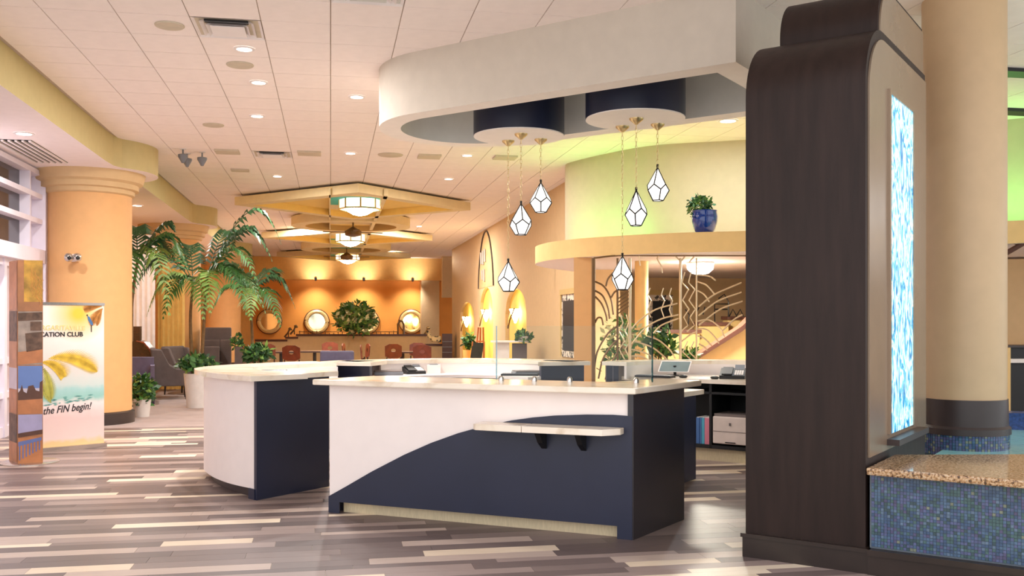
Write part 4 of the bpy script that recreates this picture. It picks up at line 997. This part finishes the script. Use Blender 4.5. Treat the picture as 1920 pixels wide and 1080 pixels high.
# ------------------------------------------------------------------ dining room
YH = 34.5
hw = thing('half_wall', 'tan half wall with stepped dark cap before the orange wall', 'half wall', PD(640, 35.5)+(0,))
def hseg(x0, x1, d, ytop, d2=None):
    d2 = d2 or d; z = ZD(ytop, d); a_, b2 = PD(x0, d), PD(x1, d2)
    MB().prism([a_, b2, (b2[0], b2[1]+.3), (a_[0], a_[1]+.3)], 0, z-.06).build('wall', 'tan_wall', hw)
    MB().prism([(a_[0]-.04, a_[1]-.05), (b2[0]+.04, b2[1]-.05), (b2[0]+.04, b2[1]+.35), (a_[0]-.04, a_[1]+.35)], z-.07, z).build('cap', 'cap_dark', hw)
hseg(480, 537, 35.5, 636.5); hseg(537, 557, 35.5, 631.5); hseg(557, 800, 35.5, 626.5)
hseg(800, 832, 35.0, 645)
for i, (px, lab) in enumerate(((505, 'leftmost round mirror with pale frame on the orange wall'), (594, 'second round mirror with pale frame on the orange wall'), (688, 'third round mirror, half hidden by the round tree'), (771, 'rightmost round mirror with pale frame on the orange wall'))):
    d = (YB-.06)/(CY-0*SY); c = PD(px, 1); s_ = (YB-.06)/c[1]; x = c[0]*s_; dd = s_; z = ZD(603, dd)
    t = thing('round_mirror', lab, 'mirror', (x, YB-.1, z-.5), group='round mirrors on the orange wall')
    k = 22.5*dd/F; N = 36
    b = MB(); b.tube([(x+k*.84*math.cos(2*PI*q/N), YB-.08, z+k*.84*math.sin(2*PI*q/N)) for q in range(N)], k*.17, 8, closed=True); b.build('frame', 'mirror_frame', t, True)
    b = MB(); b.tube([(x+k*1.0*math.cos(2*PI*q/N), YB-.07, z+k*math.sin(2*PI*q/N)) for q in range(N)], .03, 6, closed=True); b.build('rim', 'cap_dark', t, True)
    b = MB(); b.add([(x+k*.7*math.cos(2*PI*q/N), YB-.06, z+k*.7*math.sin(2*PI*q/N)) for q in range(N)], [tuple(range(N-1, -1, -1))]); b.build('glass', 'mirror', t)
ch = local('dining_chair', 'x', 'chair', 'dining chairs')
MB().box(-.22, -.22, .43, .22, .22, .47).build('seat', 'wood_dark', ch)
bk = MB(); N = 12   # curved wooden back with an oval cut-out
ov = [(.07*math.cos(2*PI*q/N), .05*math.sin(2*PI*q/N)+.80) for q in range(N)]; oc = []
for q in range(N):
    a = 2*PI*q/N; ca, sa = math.cos(a), math.sin(a); k = min(.23/max(abs(ca), 1e-6), .19/max(abs(sa), 1e-6)); oc.append((ca*k, .78+sa*k))
for yy, fl_ in ((.20, False), (.225, True)):
    n0 = len(bk.v); bk.v += [(x, yy+.25*(z-.5)*.3, z) for x, z in oc]+[(x, yy+.25*(z-.5)*.3, z) for x, z in ov]
    for q in range(N):
        f = (n0+q, n0+(q+1) % N, n0+N+(q+1) % N, n0+N+q); bk.f.append(f if not fl_ else f[::-1]); bk.m.append(0)
bk.f += [(q, 2*N+q, 2*N+(q+1) % N, (q+1) % N) for q in range(N)]; bk.m += [0]*N
bk.build('backrest', 'wood_red', ch)
for sx_ in (-1, 1):
    for sy_ in (-1, 1): MB().tube([(.19*sx_, .19*sy_, .44 if sy_ < 0 else .62), (.2*sx_, .21*sy_, 0)], .02, 5).build('leg', 'wood_dark', ch)
spots = [(505, 25.0, 20, 'leftmost wooden dining chair, beside the leafy plant'), (553, 23.8, 160, 'wooden dining chair in front of the left dining table'), (620, 27.5, 5, 'dark dining chair behind the blue grey bench'), (661, 26.0, 80, 'dining chair in profile right of the blue grey bench'),
         (673, 25.5, -80, 'second dining chair in profile right of the blue grey bench'), (695, 24.5, 85, 'wooden dining chair in profile below the round tree'), (743, 25.0, 15, 'wooden dining chair left of the right dining table'), (782, 26.5, -10, 'farther dining chair with rounded back at the right'), (793, 24.3, 170, 'wooden dining chair nearest at the right')]
for i, (px, d, a, lab) in enumerate(spots):
    if i == 0: put(ch, PD(px, d)+(0,), math.radians(a)); ch['label'] = lab
    else: dup(ch, PD(px, d)+(0,), math.radians(a), lab)
tb = local('dining_table', 'square dining table on a pedestal at the left', 'table', 'dining tables')
MB().box(-.4, -.4, .71, .4, .4, .75).build('tabletop', 'table_top', tb); MB().tube([(0, 0, 0.02), (0, 0, .72)], .05, 8).build('pedestal', 'leg_dark', tb); MB().lathe([(.26, 0), (.26, .02), (.06, .05)], (0, 0), 16).build('foot', 'leg_dark', tb, True)
put(tb, PD(527, 26.0)+(0,)); dup(tb, PD(590, 26.6)+(0,), 0, 'square dining table behind the blue grey bench'); dup(tb, PD(755, 26.0)+(0,), 0, 'square dining table among the chairs at the right')
sb = thing('dining_bench', 'blue grey upholstered bench in the dining room', 'bench', PD(630, 22.5)+(0,))
MB().prism([PD(593, 22.3), PD(668, 22.3), PD(668, 23.0), PD(593, 23.0)], 0, .5).build('seat', 'lav_fabric', sb); MB().prism([PD(600, 22.8), PD(664, 22.8), PD(664, 23.1), PD(600, 23.1)], .5, ZD(658, 22.9)).build('backrest', 'lav_fabric', sb, bevel=.04)
tag(MB().prism([PD(606, 22.3), PD(650, 22.2), PD(652, 22.6), PD(608, 22.6)], .5, .62).build('grey_cushion', 'grey_fabric', None, bevel=.03), 'grey cushion on the blue grey bench', 'cushion')
# rail ornaments on the half wall
for i, (px, lab) in enumerate(((541, 'left metal bird ornament on the stepped cap'), (552, 'second metal bird ornament on the stepped cap'), (752, 'tall bronze arch ornament on the half wall'), (800, 'gold scroll ornament at the right end of the half wall'))):
    d = 35.6; z = ZD((632, 627, 627, 630)[i], d); c = PD(px, d); b = MB()
    if i == 2:
        b.tube([(c[0]-.12+.0, c[1], z), (c[0]-.12, c[1], z+.38), (c[0]-.04, c[1], z+.5), (c[0]+.05, c[1], z+.48), (c[0]+.1, c[1], z+.35), (c[0]+.1, c[1], z)], .04, 6)
    else:
        b.tube([(c[0]-.15, c[1], z), (c[0]-.02, c[1], z+.16), (c[0]+.04, c[1], z+.3), (c[0]+.12, c[1], z+.26)], .035, 6); b.tube([(c[0], c[1], z), (c[0], c[1], z+.2)], .02, 5); b.ball((c[0]+.05, c[1], z+.3), .06, 8)
    tag(b.build('rail_ornament', 'metal_brown' if i < 3 else 'gold', None, True), lab, 'ornament')
rail = MB()
for px in range(562, 746, 8): p = PD(px, 35.7); rail.tube([p+(ZD(627, 35.7),), p+(ZD(620+random.choice((0, 2, 4)), 35.7),)], .016, 4)
rl = PD(560, 35.7), PD(746, 35.7); rail.tube([rl[0]+(ZD(622, 35.7),), rl[1]+(ZD(622, 35.7),)], .012, 4)
tag(rail.build('metal_rail', 'metal_brown'), 'thin metal rail of short rods along the half wall cap', 'rail')
lp = thing('spotted_sculpture', 'black and gold spotted sculpture at the end of the half wall', 'sculpture', PD(818, 34.6)+(1.0,))
ramp_mat('spots', [(.42, (30, 22, 16)), (.5, (232, 206, 150))], scale=9, rough=.4)
b = MB(); c = PD(806, 34.6); c2 = PD(820, 34.6)
MB().slab([cen(808, 630, 34.6), cen(828, 630, 34.6), cen(828, 643, 34.6), cen(808, 640, 34.6)], (0, .3, 0)).build('body', 'spots', lp, bevel=.05); MB().slab([cen(799, 620, 34.6), cen(806, 620, 34.6), cen(811, 636, 34.6), cen(803, 634, 34.6)], (0, .2, 0)).build('head', 'spots', lp, bevel=.03)
# dark bar shelf at far right corner
bs_ = thing('bar_cabinet', 'dark bar cabinet in the far right doorway', 'cabinet', PD(840, 34.4)+(0,))
MB().prism([PD(829, 34.0), PD(848, 34.0), PD(848, 34.6), PD(829, 34.6)], 0, ZD(626, 34)).build('body', 'wood_dark', bs_)
for yy in (640, 650, 660): MB().prism([PD(829, 33.95), PD(848, 33.95), PD(848, 34.0), PD(829, 34.0)], ZD(yy+1, 34), ZD(yy, 34)).build('shelf', 'grey_dev', bs_)

# ------------------------------------------------------------------ right wall: sconces, arch emblem, stands
for i, (a, c_, zs, zt) in enumerate(niches):
    yc = (a+c_)/2-.1; z = (1.86, 1.9, 1.72)[i]; x = XR-.02
    t = thing('wall_sconce', ('nearest', 'middle', 'farthest')[i]+' glowing yellow wall sconce in the arched niches', 'sconce', (x, yc, z-.35), group='niche sconces')
    MB().lathe([(.02, z-.34), (.09, z-.17), (.15, z), (.12, z)], (x, yc), 18).build('bowl', 'sconce_glow', t, True)
    MB().tube([(x-.06, yc-.2, z+.02), (x-.16, yc-.12, z-.28), (x-.18, yc, z-.46), (x-.16, yc+.12, z-.28), (x-.06, yc+.2, z+.02)], .018, 6).build('bracket', 'metal_brown', t)
b = MB(); y0_ = 27.3
ar = thing('arch_emblem', 'tall pointed arch emblem with grey lettering above the middle niche', 'wall emblem', (XR, y0_, 2.6))
pts = [(XR-.015, y0_+1.35*math.cos(a), 2.55+1.62*math.sin(a)**1.3) for a in [PI*q/20 for q in range(21)]]
MB().tube(pts, .025, 5).build('arch_line', 'dark_base', ar)
mat('arch_panel', (206, 170, 116), .7, var=.2, scale=3)
MB().slab([(XR-.006, y0_+1.3*math.cos(a), 2.55+1.55*max(0, math.sin(a))**1.3) for a in [PI*q/20 for q in range(21)]], (-.004, 0, 0)).build('panel', 'arch_panel', ar)
for q, (yy, z0_, z1_) in enumerate(((27.95, 3.25, 3.62), (27.6, 3.22, 3.65), (27.25, 3.28, 3.68), (27.75, 2.78, 3.08), (27.4, 2.72, 3.1))):
    MB().slab([(XR-.02, yy, z0_), (XR-.02, yy+.22, z0_+.02), (XR-.02, yy+.26, z1_), (XR-.02, yy+.05, z1_-.03)], (-.02, 0, 0)).build('letter', 'letters_grey', ar)
hs = thing('host_stand', 'white draped host stand with grey cabinet before the arched niches', 'stand', PD(955, 20)+(0,))
MB().prism([PD(929, 20), PD(955, 20), PD(955, 20.5), PD(929, 20.5)], 0, 1.12).build('drape', 'curtain_white', hs); MB().prism([PD(960, 20), PD(988, 20), PD(988, 20.5), PD(960, 20.5)], 0, 1.09).build('cabinet', 'grey_fabric', hs); MB().prism([PD(920, 19.9), PD(991, 19.9), PD(991, 20.6), PD(920, 20.6)], 1.12, 1.15).build('stand_top', 'cream_white', hs)
ab = thing('chalkboard_sign', 'small A-frame chalkboard sign before the middle niche', 'sign', PD(893, 23)+(0,))
MB().slab([cen(882, 672, 23), cen(903, 674, 23), cen(907, 643, 23.2), cen(886, 642, 23.2)], (0, .03, 0)).build('board', 'chalk', ab)
b = MB()
for x0, x1 in ((881, 886), (904, 908)): b.tube([PD(x0, 22.9)+(0,), cen(x1, 641, 23.2)], .02, 5); b.tube([PD(x0+3, 23.9)+(0,), cen(x1, 641, 23.25)], .02, 5)
b.build('frame', 'easel', ab)
es = thing('wooden_easel', 'orange wooden easel standing behind the chalkboard sign', 'easel', PD(900, 25)+(0,))
for x0, x1 in ((888, 897), (908, 906), (899, 901)): MB().tube([PD(x0, 25+(.8 if x0 == 899 else 0))+(0,), cen(x1, 614, 25.3)], .025, 5).build('leg', 'easel', es)
MB().tube([cen(893, 640, 25.1), cen(907, 640, 25.1)], .02, 5).build('crossbar', 'easel', es)

# ------------------------------------------------------------------ balcony supports, screen, stairs
sc_ = thing('square_pillar', 'orange square pillar under the left end of the balcony', 'pillar', PD(1095, 13.5)+(0,))
MB().prism([PD(1076, 13.4), PD(1111, 13.4), PD(1114, 13.9), PD(1078, 13.9)], 0, 2.44).build('shaft', 'orange_col', sc_)
rcol = thing('slim_column', 'slim round yellow column behind the metal screen', 'column', PD(1203, 14.2)+(0,)); cq = PD(1203, 14.2)
MB().lathe([(.10, 0), (.10, 2.44)], cq, 24).build('shaft', 'ledge_cream', rcol, True)
dl = thing('dome_light', 'glowing dome ceiling light under the balcony', 'ceiling lamp', PD(1313, 14.4)+(2.28,)); cq = PD(1313, 14.4)
MB().lathe([(.03, 2.25), (.12, 2.27), (.19, 2.33), (.20, 2.41)], cq, 28).build('dome', 'lens_dome', dl, True); MB().lathe([(.21, 2.41), (.21, 2.44)], cq, 28).build('rim', 'trim_white', dl, True)
area('dome_lamp', cq+(2.24,), .3, 160, (1, .92, .76), dl)
DS = 12.95
def S(px, py, d=DS): return cen(px, py, d)
scr = thing('metal_screen', 'cream metal art nouveau screen of arcs and zigzags under the balcony', 'screen', PD(1250, DS)+(0,))
def rod(pts, r=.011, mt='metal_art', name='rod', sm=True):
    P = [(x, y_, min(z, 2.435)) for x, y_, z in (S(*p) for p in pts)]; MB().tube(spline(P, 4) if sm and len(P) > 2 else P, r, 5).build(name, mt, scr)
for px, r in ((1113, .028), (1158, .016), (1181, .022), (1276, .020), (1306, .012)): rod([(px, 484), (px, 816)], r, 'metal_brown' if px < 1170 else 'metal_art', 'post')
rod([(1113, 484), (1160, 475), (1230, 469), (1300, 466), (1400, 464)], .012, 'metal_brown')
for c in ([(1113, 700), (1120, 660), (1140, 625), (1158, 611)], [(1122, 710), (1130, 675), (1145, 650), (1160, 635)], [(1135, 712), (1142, 690), (1158, 660)],
          [(1116, 528), (1132, 537), (1145, 560), (1150, 590)], [(1116, 545), (1130, 555), (1140, 578), (1143, 598)], [(1116, 556), (1128, 570), (1136, 590), (1138, 602)],
          [(1136, 537), (1140, 523), (1150, 511)], [(1146, 558), (1152, 548), (1160, 543)], [(1116, 605), (1121, 596), (1128, 597), (1131, 610)]): rod(c, .013, 'metal_brown')
for q in range(5): rod([(1159, 560+q*7), (1180, 545+q*7)], .008, 'metal_brown')
for q in range(6): rod([(1118+q*7, 690-q*12), (1128+q*7, 696-q*12)], .006, 'metal_brown')
for c in ([(1181, 620), (1200, 600), (1230, 580), (1270, 569)], [(1184, 645), (1210, 615), (1240, 598), (1272, 590)], [(1225, 625), (1240, 610), (1272, 597)],
          [(1214, 630), (1235, 638), (1255, 655), (1266, 672)], [(1190, 640), (1220, 650), (1240, 664), (1250, 674)], [(1184, 655), (1210, 662), (1232, 674)], [(1184, 668), (1200, 668), (1215, 674)],
          [(1308, 602), (1330, 600), (1350, 615), (1358, 632)], [(1308, 616), (1325, 618), (1340, 632), (1348, 644)], [(1308, 630), (1320, 634), (1334, 648)], [(1310, 645), (1320, 650), (1326, 657)],
          [(1278, 640), (1295, 627), (1306, 622)], [(1308, 528), (1325, 535), (1340, 552)], [(1308, 515), (1330, 518), (1342, 526)], [(1308, 545), (1320, 552), (1330, 566)],
          [(1310, 575), (1340, 552), (1390, 530)], [(1310, 592), (1345, 565), (1390, 548)], [(1310, 610), (1350, 580), (1392, 565)], [(1355, 620), (1375, 600), (1392, 590)]): rod(c, .011)
for x0 in (1280, 1292): rod([(x0+4, 510), (x0-1, 530), (x0+11, 543), (x0, 563), (x0+12, 580), (x0+2, 595), (x0+10, 610), (x0-4, 622)], .010, sm=False)
for x0 in (1163, 1174): rod([(x0, 590), (x0+5, 605), (x0-2, 622), (x0+8, 640), (x0-2, 655), (x0+8, 674)], .010, sm=False)
for x0 in (1283, 1295): rod([(x0+6, 640), (x0-3, 660), (x0+14, 676)], .010, sm=False)
for x0, y0_ in ((1215, 540), (1240, 540), (1255, 540)): rod([(x0+4, y0_), (x0, y0_+14), (x0+6, y0_+24), (x0, y0_+40), (x0+5, y0_+55)], .009, sm=False)
for c in ([(1236, 470), (1232, 485), (1240, 500), (1242, 512)], [(1265, 468), (1276, 490)], [(1277, 490), (1286, 478), (1290, 467)], [(1300, 467), (1302, 480), (1292, 492)], [(1198, 470), (1200, 498)]): rod(c, .009)
b = MB()
# staircase behind the screen
DT = 14.6
sr = thing('staircase', 'staircase with dark sloping stringer and stepped tan parapets behind the screen', 'staircase', PD(1350, DT)+(0,))
lift = [cen(1310, 672, DT), cen(1392, 620, DT), PD(1480, DT)+(2.0,), PD(1480, DT)+(0,), PD(1310, DT)+(0,)]
MB().slab(lift, (0, .12, 0)).build('side_wall', 'ledge_cream', sr)
MB().slab([cen(1305, 676, DT-.05), cen(1392, 621, DT-.05), PD(1480, DT-.05)+(2.03,), PD(1480, DT-.05)+(2.2,), cen(1392, 611, DT-.05), cen(1305, 668, DT-.05)], (0, .2, 0)).build('stringer', 'stair_wood', sr)
for (x0, x1, yt, dd) in ((1232, 1312, 618, 16.4), (1310, 1366, 604, 16.6), (1364, 1440, 593, 16.8)):
    a_, b2 = PD(x0, dd), PD(x1, dd); z = ZD(yt, dd)
    MB().prism([a_, b2, (b2[0], b2[1]+.2), (a_[0], a_[1]+.2)], 0, z-.05).build('parapet', 'brown_soffit', sr)
    MB().prism([(a_[0]-.02, a_[1]-.04), (b2[0]+.02, b2[1]-.04), (b2[0]+.02, b2[1]+.24), (a_[0]-.02, a_[1]+.24)], z-.06, z).build('parapet_cap', 'stair_wood', sr)
for q in range(6):
    x0 = 1330+q*11; MB().prism([PD(x0, DT+.15), PD(x0+22, DT+.15), PD(x0+22, DT+1.2), PD(x0, DT+1.2)], 0, ZD(662-q*7, DT)).build('step', 'tan_wall', sr)
b = MB()
for c in ([(1340, 605), (1340, 570), (1365, 570)], [(1340, 580), (1364, 580)], [(1347, 560), (1358, 552), (1366, 566), (1366, 594)], [(1367, 594), (1374, 580), (1382, 594)], [(1380, 594), (1388, 580), (1394, 594)], [(1285, 580), (1292, 590), (1290, 612)], [(1306, 585), (1313, 572)], [(1318, 590), (1322, 575)]):
    b.tube([cen(x, y_, 16.5) for x, y_ in c], .012, 5)
b.build('railing', 'came', sr)
for (x0, x1, ya, yb, d, lab) in ((1212, 1266, 553, 625, 17.9, 'dark framed picture with pale floral border behind the screen'), (1056, 1076, 553, 668, 18.35, 'tall dark panel with pale floral border beside the orange pillar')):
    a_, b2 = tuple((PD(x, 1)[0]*18.598/PD(x, 1)[1], 18.598) for x in (x0, x1)) if x0 > 1100 else ((XR-.002, PD(1056, 1)[1]*XR/PD(1056, 1)[0]), (XR-.002, PD(1090, 1)[1]*XR/PD(1090, 1)[0]))
    dA = a_[0]*SY+a_[1]*CY; zt_, zb_ = ZD(ya, dA), ZD(yb, dA)
    t = thing('framed_picture', lab, 'picture', ((a_[0]+b2[0])/2, (a_[1]+b2[1])/2, zb_))
    ex, ey = b2[0]-a_[0], b2[1]-a_[1]; l_ = math.hypot(ex, ey); ex /= l_; ey /= l_; nx, ny = ey, -ex
    def G(s_, z, o): return (a_[0]+ex*s_+nx*o, a_[1]+ey*s_+ny*o, z)
    MB().slab([G(0, zb_, 0), G(l_, zb_, 0), G(l_, zt_, 0), G(0, zt_, 0)], (nx*.03, ny*.03, 0)).build('border', 'floral_frame', t)
    MB().slab([G(.12, zb_+.12, .032), G(l_-.12, zb_+.12, .032), G(l_-.12, zt_-.12, .032), G(.12, zt_-.12, .032)], (nx*.005, ny*.005, 0)).build('picture', 'black', t)
    MB().slab([G(-.06, zt_, 0), G(l_+.06, zt_, 0), G(l_+.06, zt_+.1, 0), G(-.06, zt_+.1, 0)], (nx*.06, ny*.06, 0)).build('frame', 'brown_soffit', t)
    for q in range(2): MB().slab([G(-.06+q*(l_+.0), zb_, 0), G(.0+q*(l_+.06), zb_, 0), G(.0+q*(l_+.06), zt_, 0), G(-.06+q*l_, zt_, 0)], (nx*.05, ny*.05, 0)).build('frame', 'brown_soffit', t)
bush('leafy_plant', 'tall bamboo-like plant behind the left part of the screen', 1166, 645, 13.4, 76, 110, 260, .11, 'pot_orange', (.22, 0, .55), mats=('leaf_c', 'leaf_a', 'leaf_d'))
bush('leafy_plant', 'dark green plant behind the middle of the screen', 1240, 645, 13.6, 58, 56, 240, .13, 'pot_orange', (.22, 0, .55))
bush('leafy_plant', 'small plant at the foot of the stair stringer', 1290, 668, 13.4, 26, 22, 120, .12, 'pot_orange', (.16, 0, .6))

# ------------------------------------------------------------------ things on the counters
def keyboard(px, d, z, rz, label, wk=.44):
    c = PD(px, d); t = local('keyboard', label, 'keyboard', None); MB().box(-wk/2, -.075, 0, wk/2, .075, .02).build('case', 'black', t)
    b = MB()
    for i in range(14):
        for j in range(4): b.box(-wk/2+.012+i*(wk-.024)/14, -.065+j*.033, .02, -wk/2+.012+(i+.85)*(wk-.024)/14, -.038+j*.033, .026)
    b.build('keys', 'grey_dev', t, kind='stuff'); return put(t, c+(z,), rz)
keyboard(1228, 11.0, .905, -.75, 'black keyboard in front of the tilted monitor on the right counter')
keyboard(975, 11.35, .905, -.3, 'flat grey keyboard at the right end of the rear counter')
def monitor(px, d, z, rz, tilt, label, w_=.42, h_=.28, stand=True):
    t = local('monitor', label, 'monitor', None); ct, st_ = math.cos(tilt), math.sin(tilt)
    q = lambda x, yv, o: (x, yv*st_-o*ct*0-o, .05+yv*ct)
    MB().slab([q(-w_/2, 0, 0), q(w_/2, 0, 0), q(w_/2, h_, 0), q(-w_/2, h_, 0)], (0, .025, 0)).build('case', 'trim_white' if stand else 'black', t)
    MB().slab([q(-w_/2+.012, .012, .003), q(w_/2-.012, .012, .003), q(w_/2-.012, h_-.012, .003), q(-w_/2+.012, h_-.012, .003)], (0, .002, 0)).build('screen', 'screen', t)
    MB().box(-.09, .02, 0, .09, .2, .012).build('foot', 'black', t); MB().tube([(0, .12, .01), (0, .1, .12)], .018, 6).build('stand', 'black', t)
    return put(t, PD(px, d)+(z,), rz)
monitor(1262, 11.2, .905, -.55, 1.05, 'white edged monitor tilted back on the right counter', .36, .24)
monitor(503, 9.5, .905, -.2, 1.15, 'grey screen tilted back inside the left curved counter', .26, .24, False)
def phone(px, d, z, rz, label, sc=1.0):
    t = local('desk_phone', label, 'phone', None)
    MB().slab([(-.11, -.1, 0), (-.11, .1, 0), (-.11, .1, .09), (-.11, -.1, .03)], (.22, 0, 0)).build('body', 'black', t)
    MB().slab([(-.09, -.095, .035), (.0, -.095, .035), (.0, .08, .088), (-.09, .08, .088)], (0, 0, .012)).build('handset', 'black', t)
    b = MB()
    for i in range(4):
        for j in range(4): b.slab([(.02+i*.02, -.085+j*.028, .036+j*.0084), (.036+i*.02, -.085+j*.028, .036+j*.0084), (.036+i*.02, -.063+j*.028, .043+j*.0084), (.02+i*.02, -.063+j*.028, .043+j*.0084)], (0, 0, .006))
    b.build('keypad', 'trim_white', t, kind='stuff')
    MB().slab([(.015, .04, .078), (.1, .04, .078), (.1, .095, .12), (.015, .095, .12)], (0, .008, .0)).build('display', 'grey_dev', t)
    put(t, PD(px, d)+(z,), rz); t.scale = (sc,)*3; return t
phone(1374, 10.75, .905, -.5, 'black office phone beside the dark tower on the right counter', 1.25)
phone(775, 11.75, .905, .3, 'black desk phone on the rear counter', 1.1)
def mouse(px, d, label):
    c = PD(px, d); tag(MB().ball((c[0], c[1], .92), .05, 12, sz=.4).build('mouse', 'black', None, True), label, 'mouse')
mouse(1281, 10.9, 'black computer mouse right of the tilted monitor'); mouse(1340, 10.65, 'black mouse left of the office phone'); mouse(474, 9.2, 'small black mouse beside the tilted grey screen')
tx = thing('white_box', 'small white patterned box on the rear counter', 'box', PD(813, 11.85)+(.905,)); c = PD(813, 11.85)
MB().box(c[0]-.08, c[1]-.06, .905, c[0]+.08, c[1]+.06, 1.01).build('body', 'floral_frame' if False else 'cream_white', tx); MB().box(c[0]-.05, c[1]-.03, 1.01, c[0]+.05, c[1]+.03, 1.018).build('slot', 'grey_dev', tx)
for i, (px, d, ln, lab) in enumerate(((728, 11.5, .34, 'grey flat scanner at the left of the rear counter'), (990, 11.5, .36, 'flat grey tray at the right of the rear counter'))):
    c = PD(px, d); t = thing('flat_scanner', lab, 'scanner', c+(.905,)); MB().box(c[0]-ln/2, c[1]-.14, .905, c[0]+ln/2, c[1]+.14, .945).build('body', 'grey_dev', t, bevel=.008); MB().box(c[0]-ln/2+.01, c[1]-.13, .947, c[0]+ln/2-.01, c[1]+.13, .958).build('lid', 'printer_dark', t)
tag(MB().prism([PD(640, 13.6), PD(650, 13.6), PD(650, 13.75), PD(640, 13.75)], 0, .02).build('mat_piece', 'black'), 'x', 'x'); bpy.data.objects.remove(bpy.data.objects['mat_piece'])
# printer and binders on the shelves
tp = tS(1336); PQ = lambda a_, bb: KP(tp+a_, .06+bb)
pr_ = thing('printer', 'cream laser printer on the lower black shelf', 'printer', KP(tp+.2, .3)+(.18,))
MB().prism([PQ(0, 0), PQ(.42, 0), PQ(.42, .42), PQ(0, .42)], .20, .50).build('body', 'printer', pr_, bevel=.012)
MB().prism([PQ(.01, .02), PQ(.41, .02), PQ(.41, .4), PQ(.01, .4)], .50, .53).build('top', 'printer_dark', pr_)
MB().prism([PQ(.0, -.004), PQ(.42, -.004), PQ(.42, .01), PQ(0, .01)], .335, .34).build('seam', 'printer_dark', pr_)
MB().prism([PQ(.15, -.006), PQ(.27, -.006), PQ(.27, .01), PQ(.15, .01)], .215, .225).build('tray_handle', 'black', pr_)
c = PQ(.21, -.003); MB().box(c[0]-.014, c[1]-.004, .405, c[0]+.014, c[1]+.004, .435).build('badge', 'printer_dark', pr_)
for i, (px0, px1, mt, lab) in enumerate(((1303, 1309, 'book_blue', 'blue binder at the left on the lower shelf'), (1310, 1313, 'book_blue', 'narrow blue binder next to the teal one'), (1313.5, 1318.5, 'book_teal', 'teal binder on the lower shelf'), (1319, 1330, 'book_pink', 'pink binder beside the printer'))):
    a0, a1 = tS(px0), tS(px1); t = thing('ring_binder', lab, 'binder', KP((a0+a1)/2, .2)+(.18,), group='binders on the lower shelf')
    MB().prism([KP(a0, .09), KP(a1, .09), KP(a1, .32), KP(a0, .32)], .18, .47).build('cover', mt, t); MB().prism([KP(a0+.004, .1), KP(a1-.004, .1), KP(a1-.004, .31), KP(a0+.004, .31)], .465, .475).build('pages', 'cream_white', t)

# ------------------------------------------------------------------ coloured accent light
led = thing('led_strip', 'green LED strip along the foot of the curved wall', 'LED strip', W(1.6, 14.6)+(2.7,))
mat('led', (120, 255, 120), .4, emit=(.25, 1, .3), estr=1.0)
path = spline([W(.75, 15.9), W(1.35, 14.9), W(1.95, 14.35), W(2.6, 14.05)], 5)
MB().band(path, 0, .03, 2.70, 2.715).build('strip', 'led', led)
for i in range(2, len(path)-1, 3): area('led_light', (path[i][0], path[i][1], 2.74), .12, 3.6 if i < 9 else .25, (.12, 1, .18), led, rot=(PI, 0, 0))
p = W(6.3, 12.2); area('led_light', (p[0], p[1], 2.74), .3, 14, (.25, 1, .28), led, rot=(PI, 0, 0))
# wall washers at the header of the back wall
for i, px in enumerate((593, 680, 770)):
    x = PD(px, 41)[0]; t = thing('wall_washer', ('left', 'middle', 'right')[i]+' small black wall washer under the orange header', 'spotlight', (x, YB-.95, 3.3), group='wall washers on the header')
    MB().tube([(x, YB-.93, 3.28), (x, YB-1.05, 3.34)], .05, 8).build('head', 'black', t); MB().tube([(x, YB-.9, 3.32), (x, YB-.94, 3.29)], .02, 6).build('arm', 'black', t)
    spot('washer_light', (x, YB-1.6, 3.2), (x, YB-.9, 3.75), 60, WARM, 110, 1, .1, t)
    spot('washer_light', (x, YB-1.0, 3.24), (x, YB, 1.6), 190, WARM, 100, 1, .1, t)

# small pieces become sub-parts of the part they sit on
for o in list(bpy.data.objects):
    tgt = {'keys': 'case', 'screen': 'case', 'keypad': 'body', 'display': 'body', 'tray_handle': 'body', 'badge': 'body', 'seam': 'body', 'bulb': 'lamp_head', 'slot': 'body', 'lid_edge': 'body'}.get(o.name.split('.')[0])
    if tgt and o.parent and o.parent.type == 'EMPTY':
        c = [q for q in o.parent.children if q.name.split('.')[0] == tgt]
        if c: o.parent = c[0]
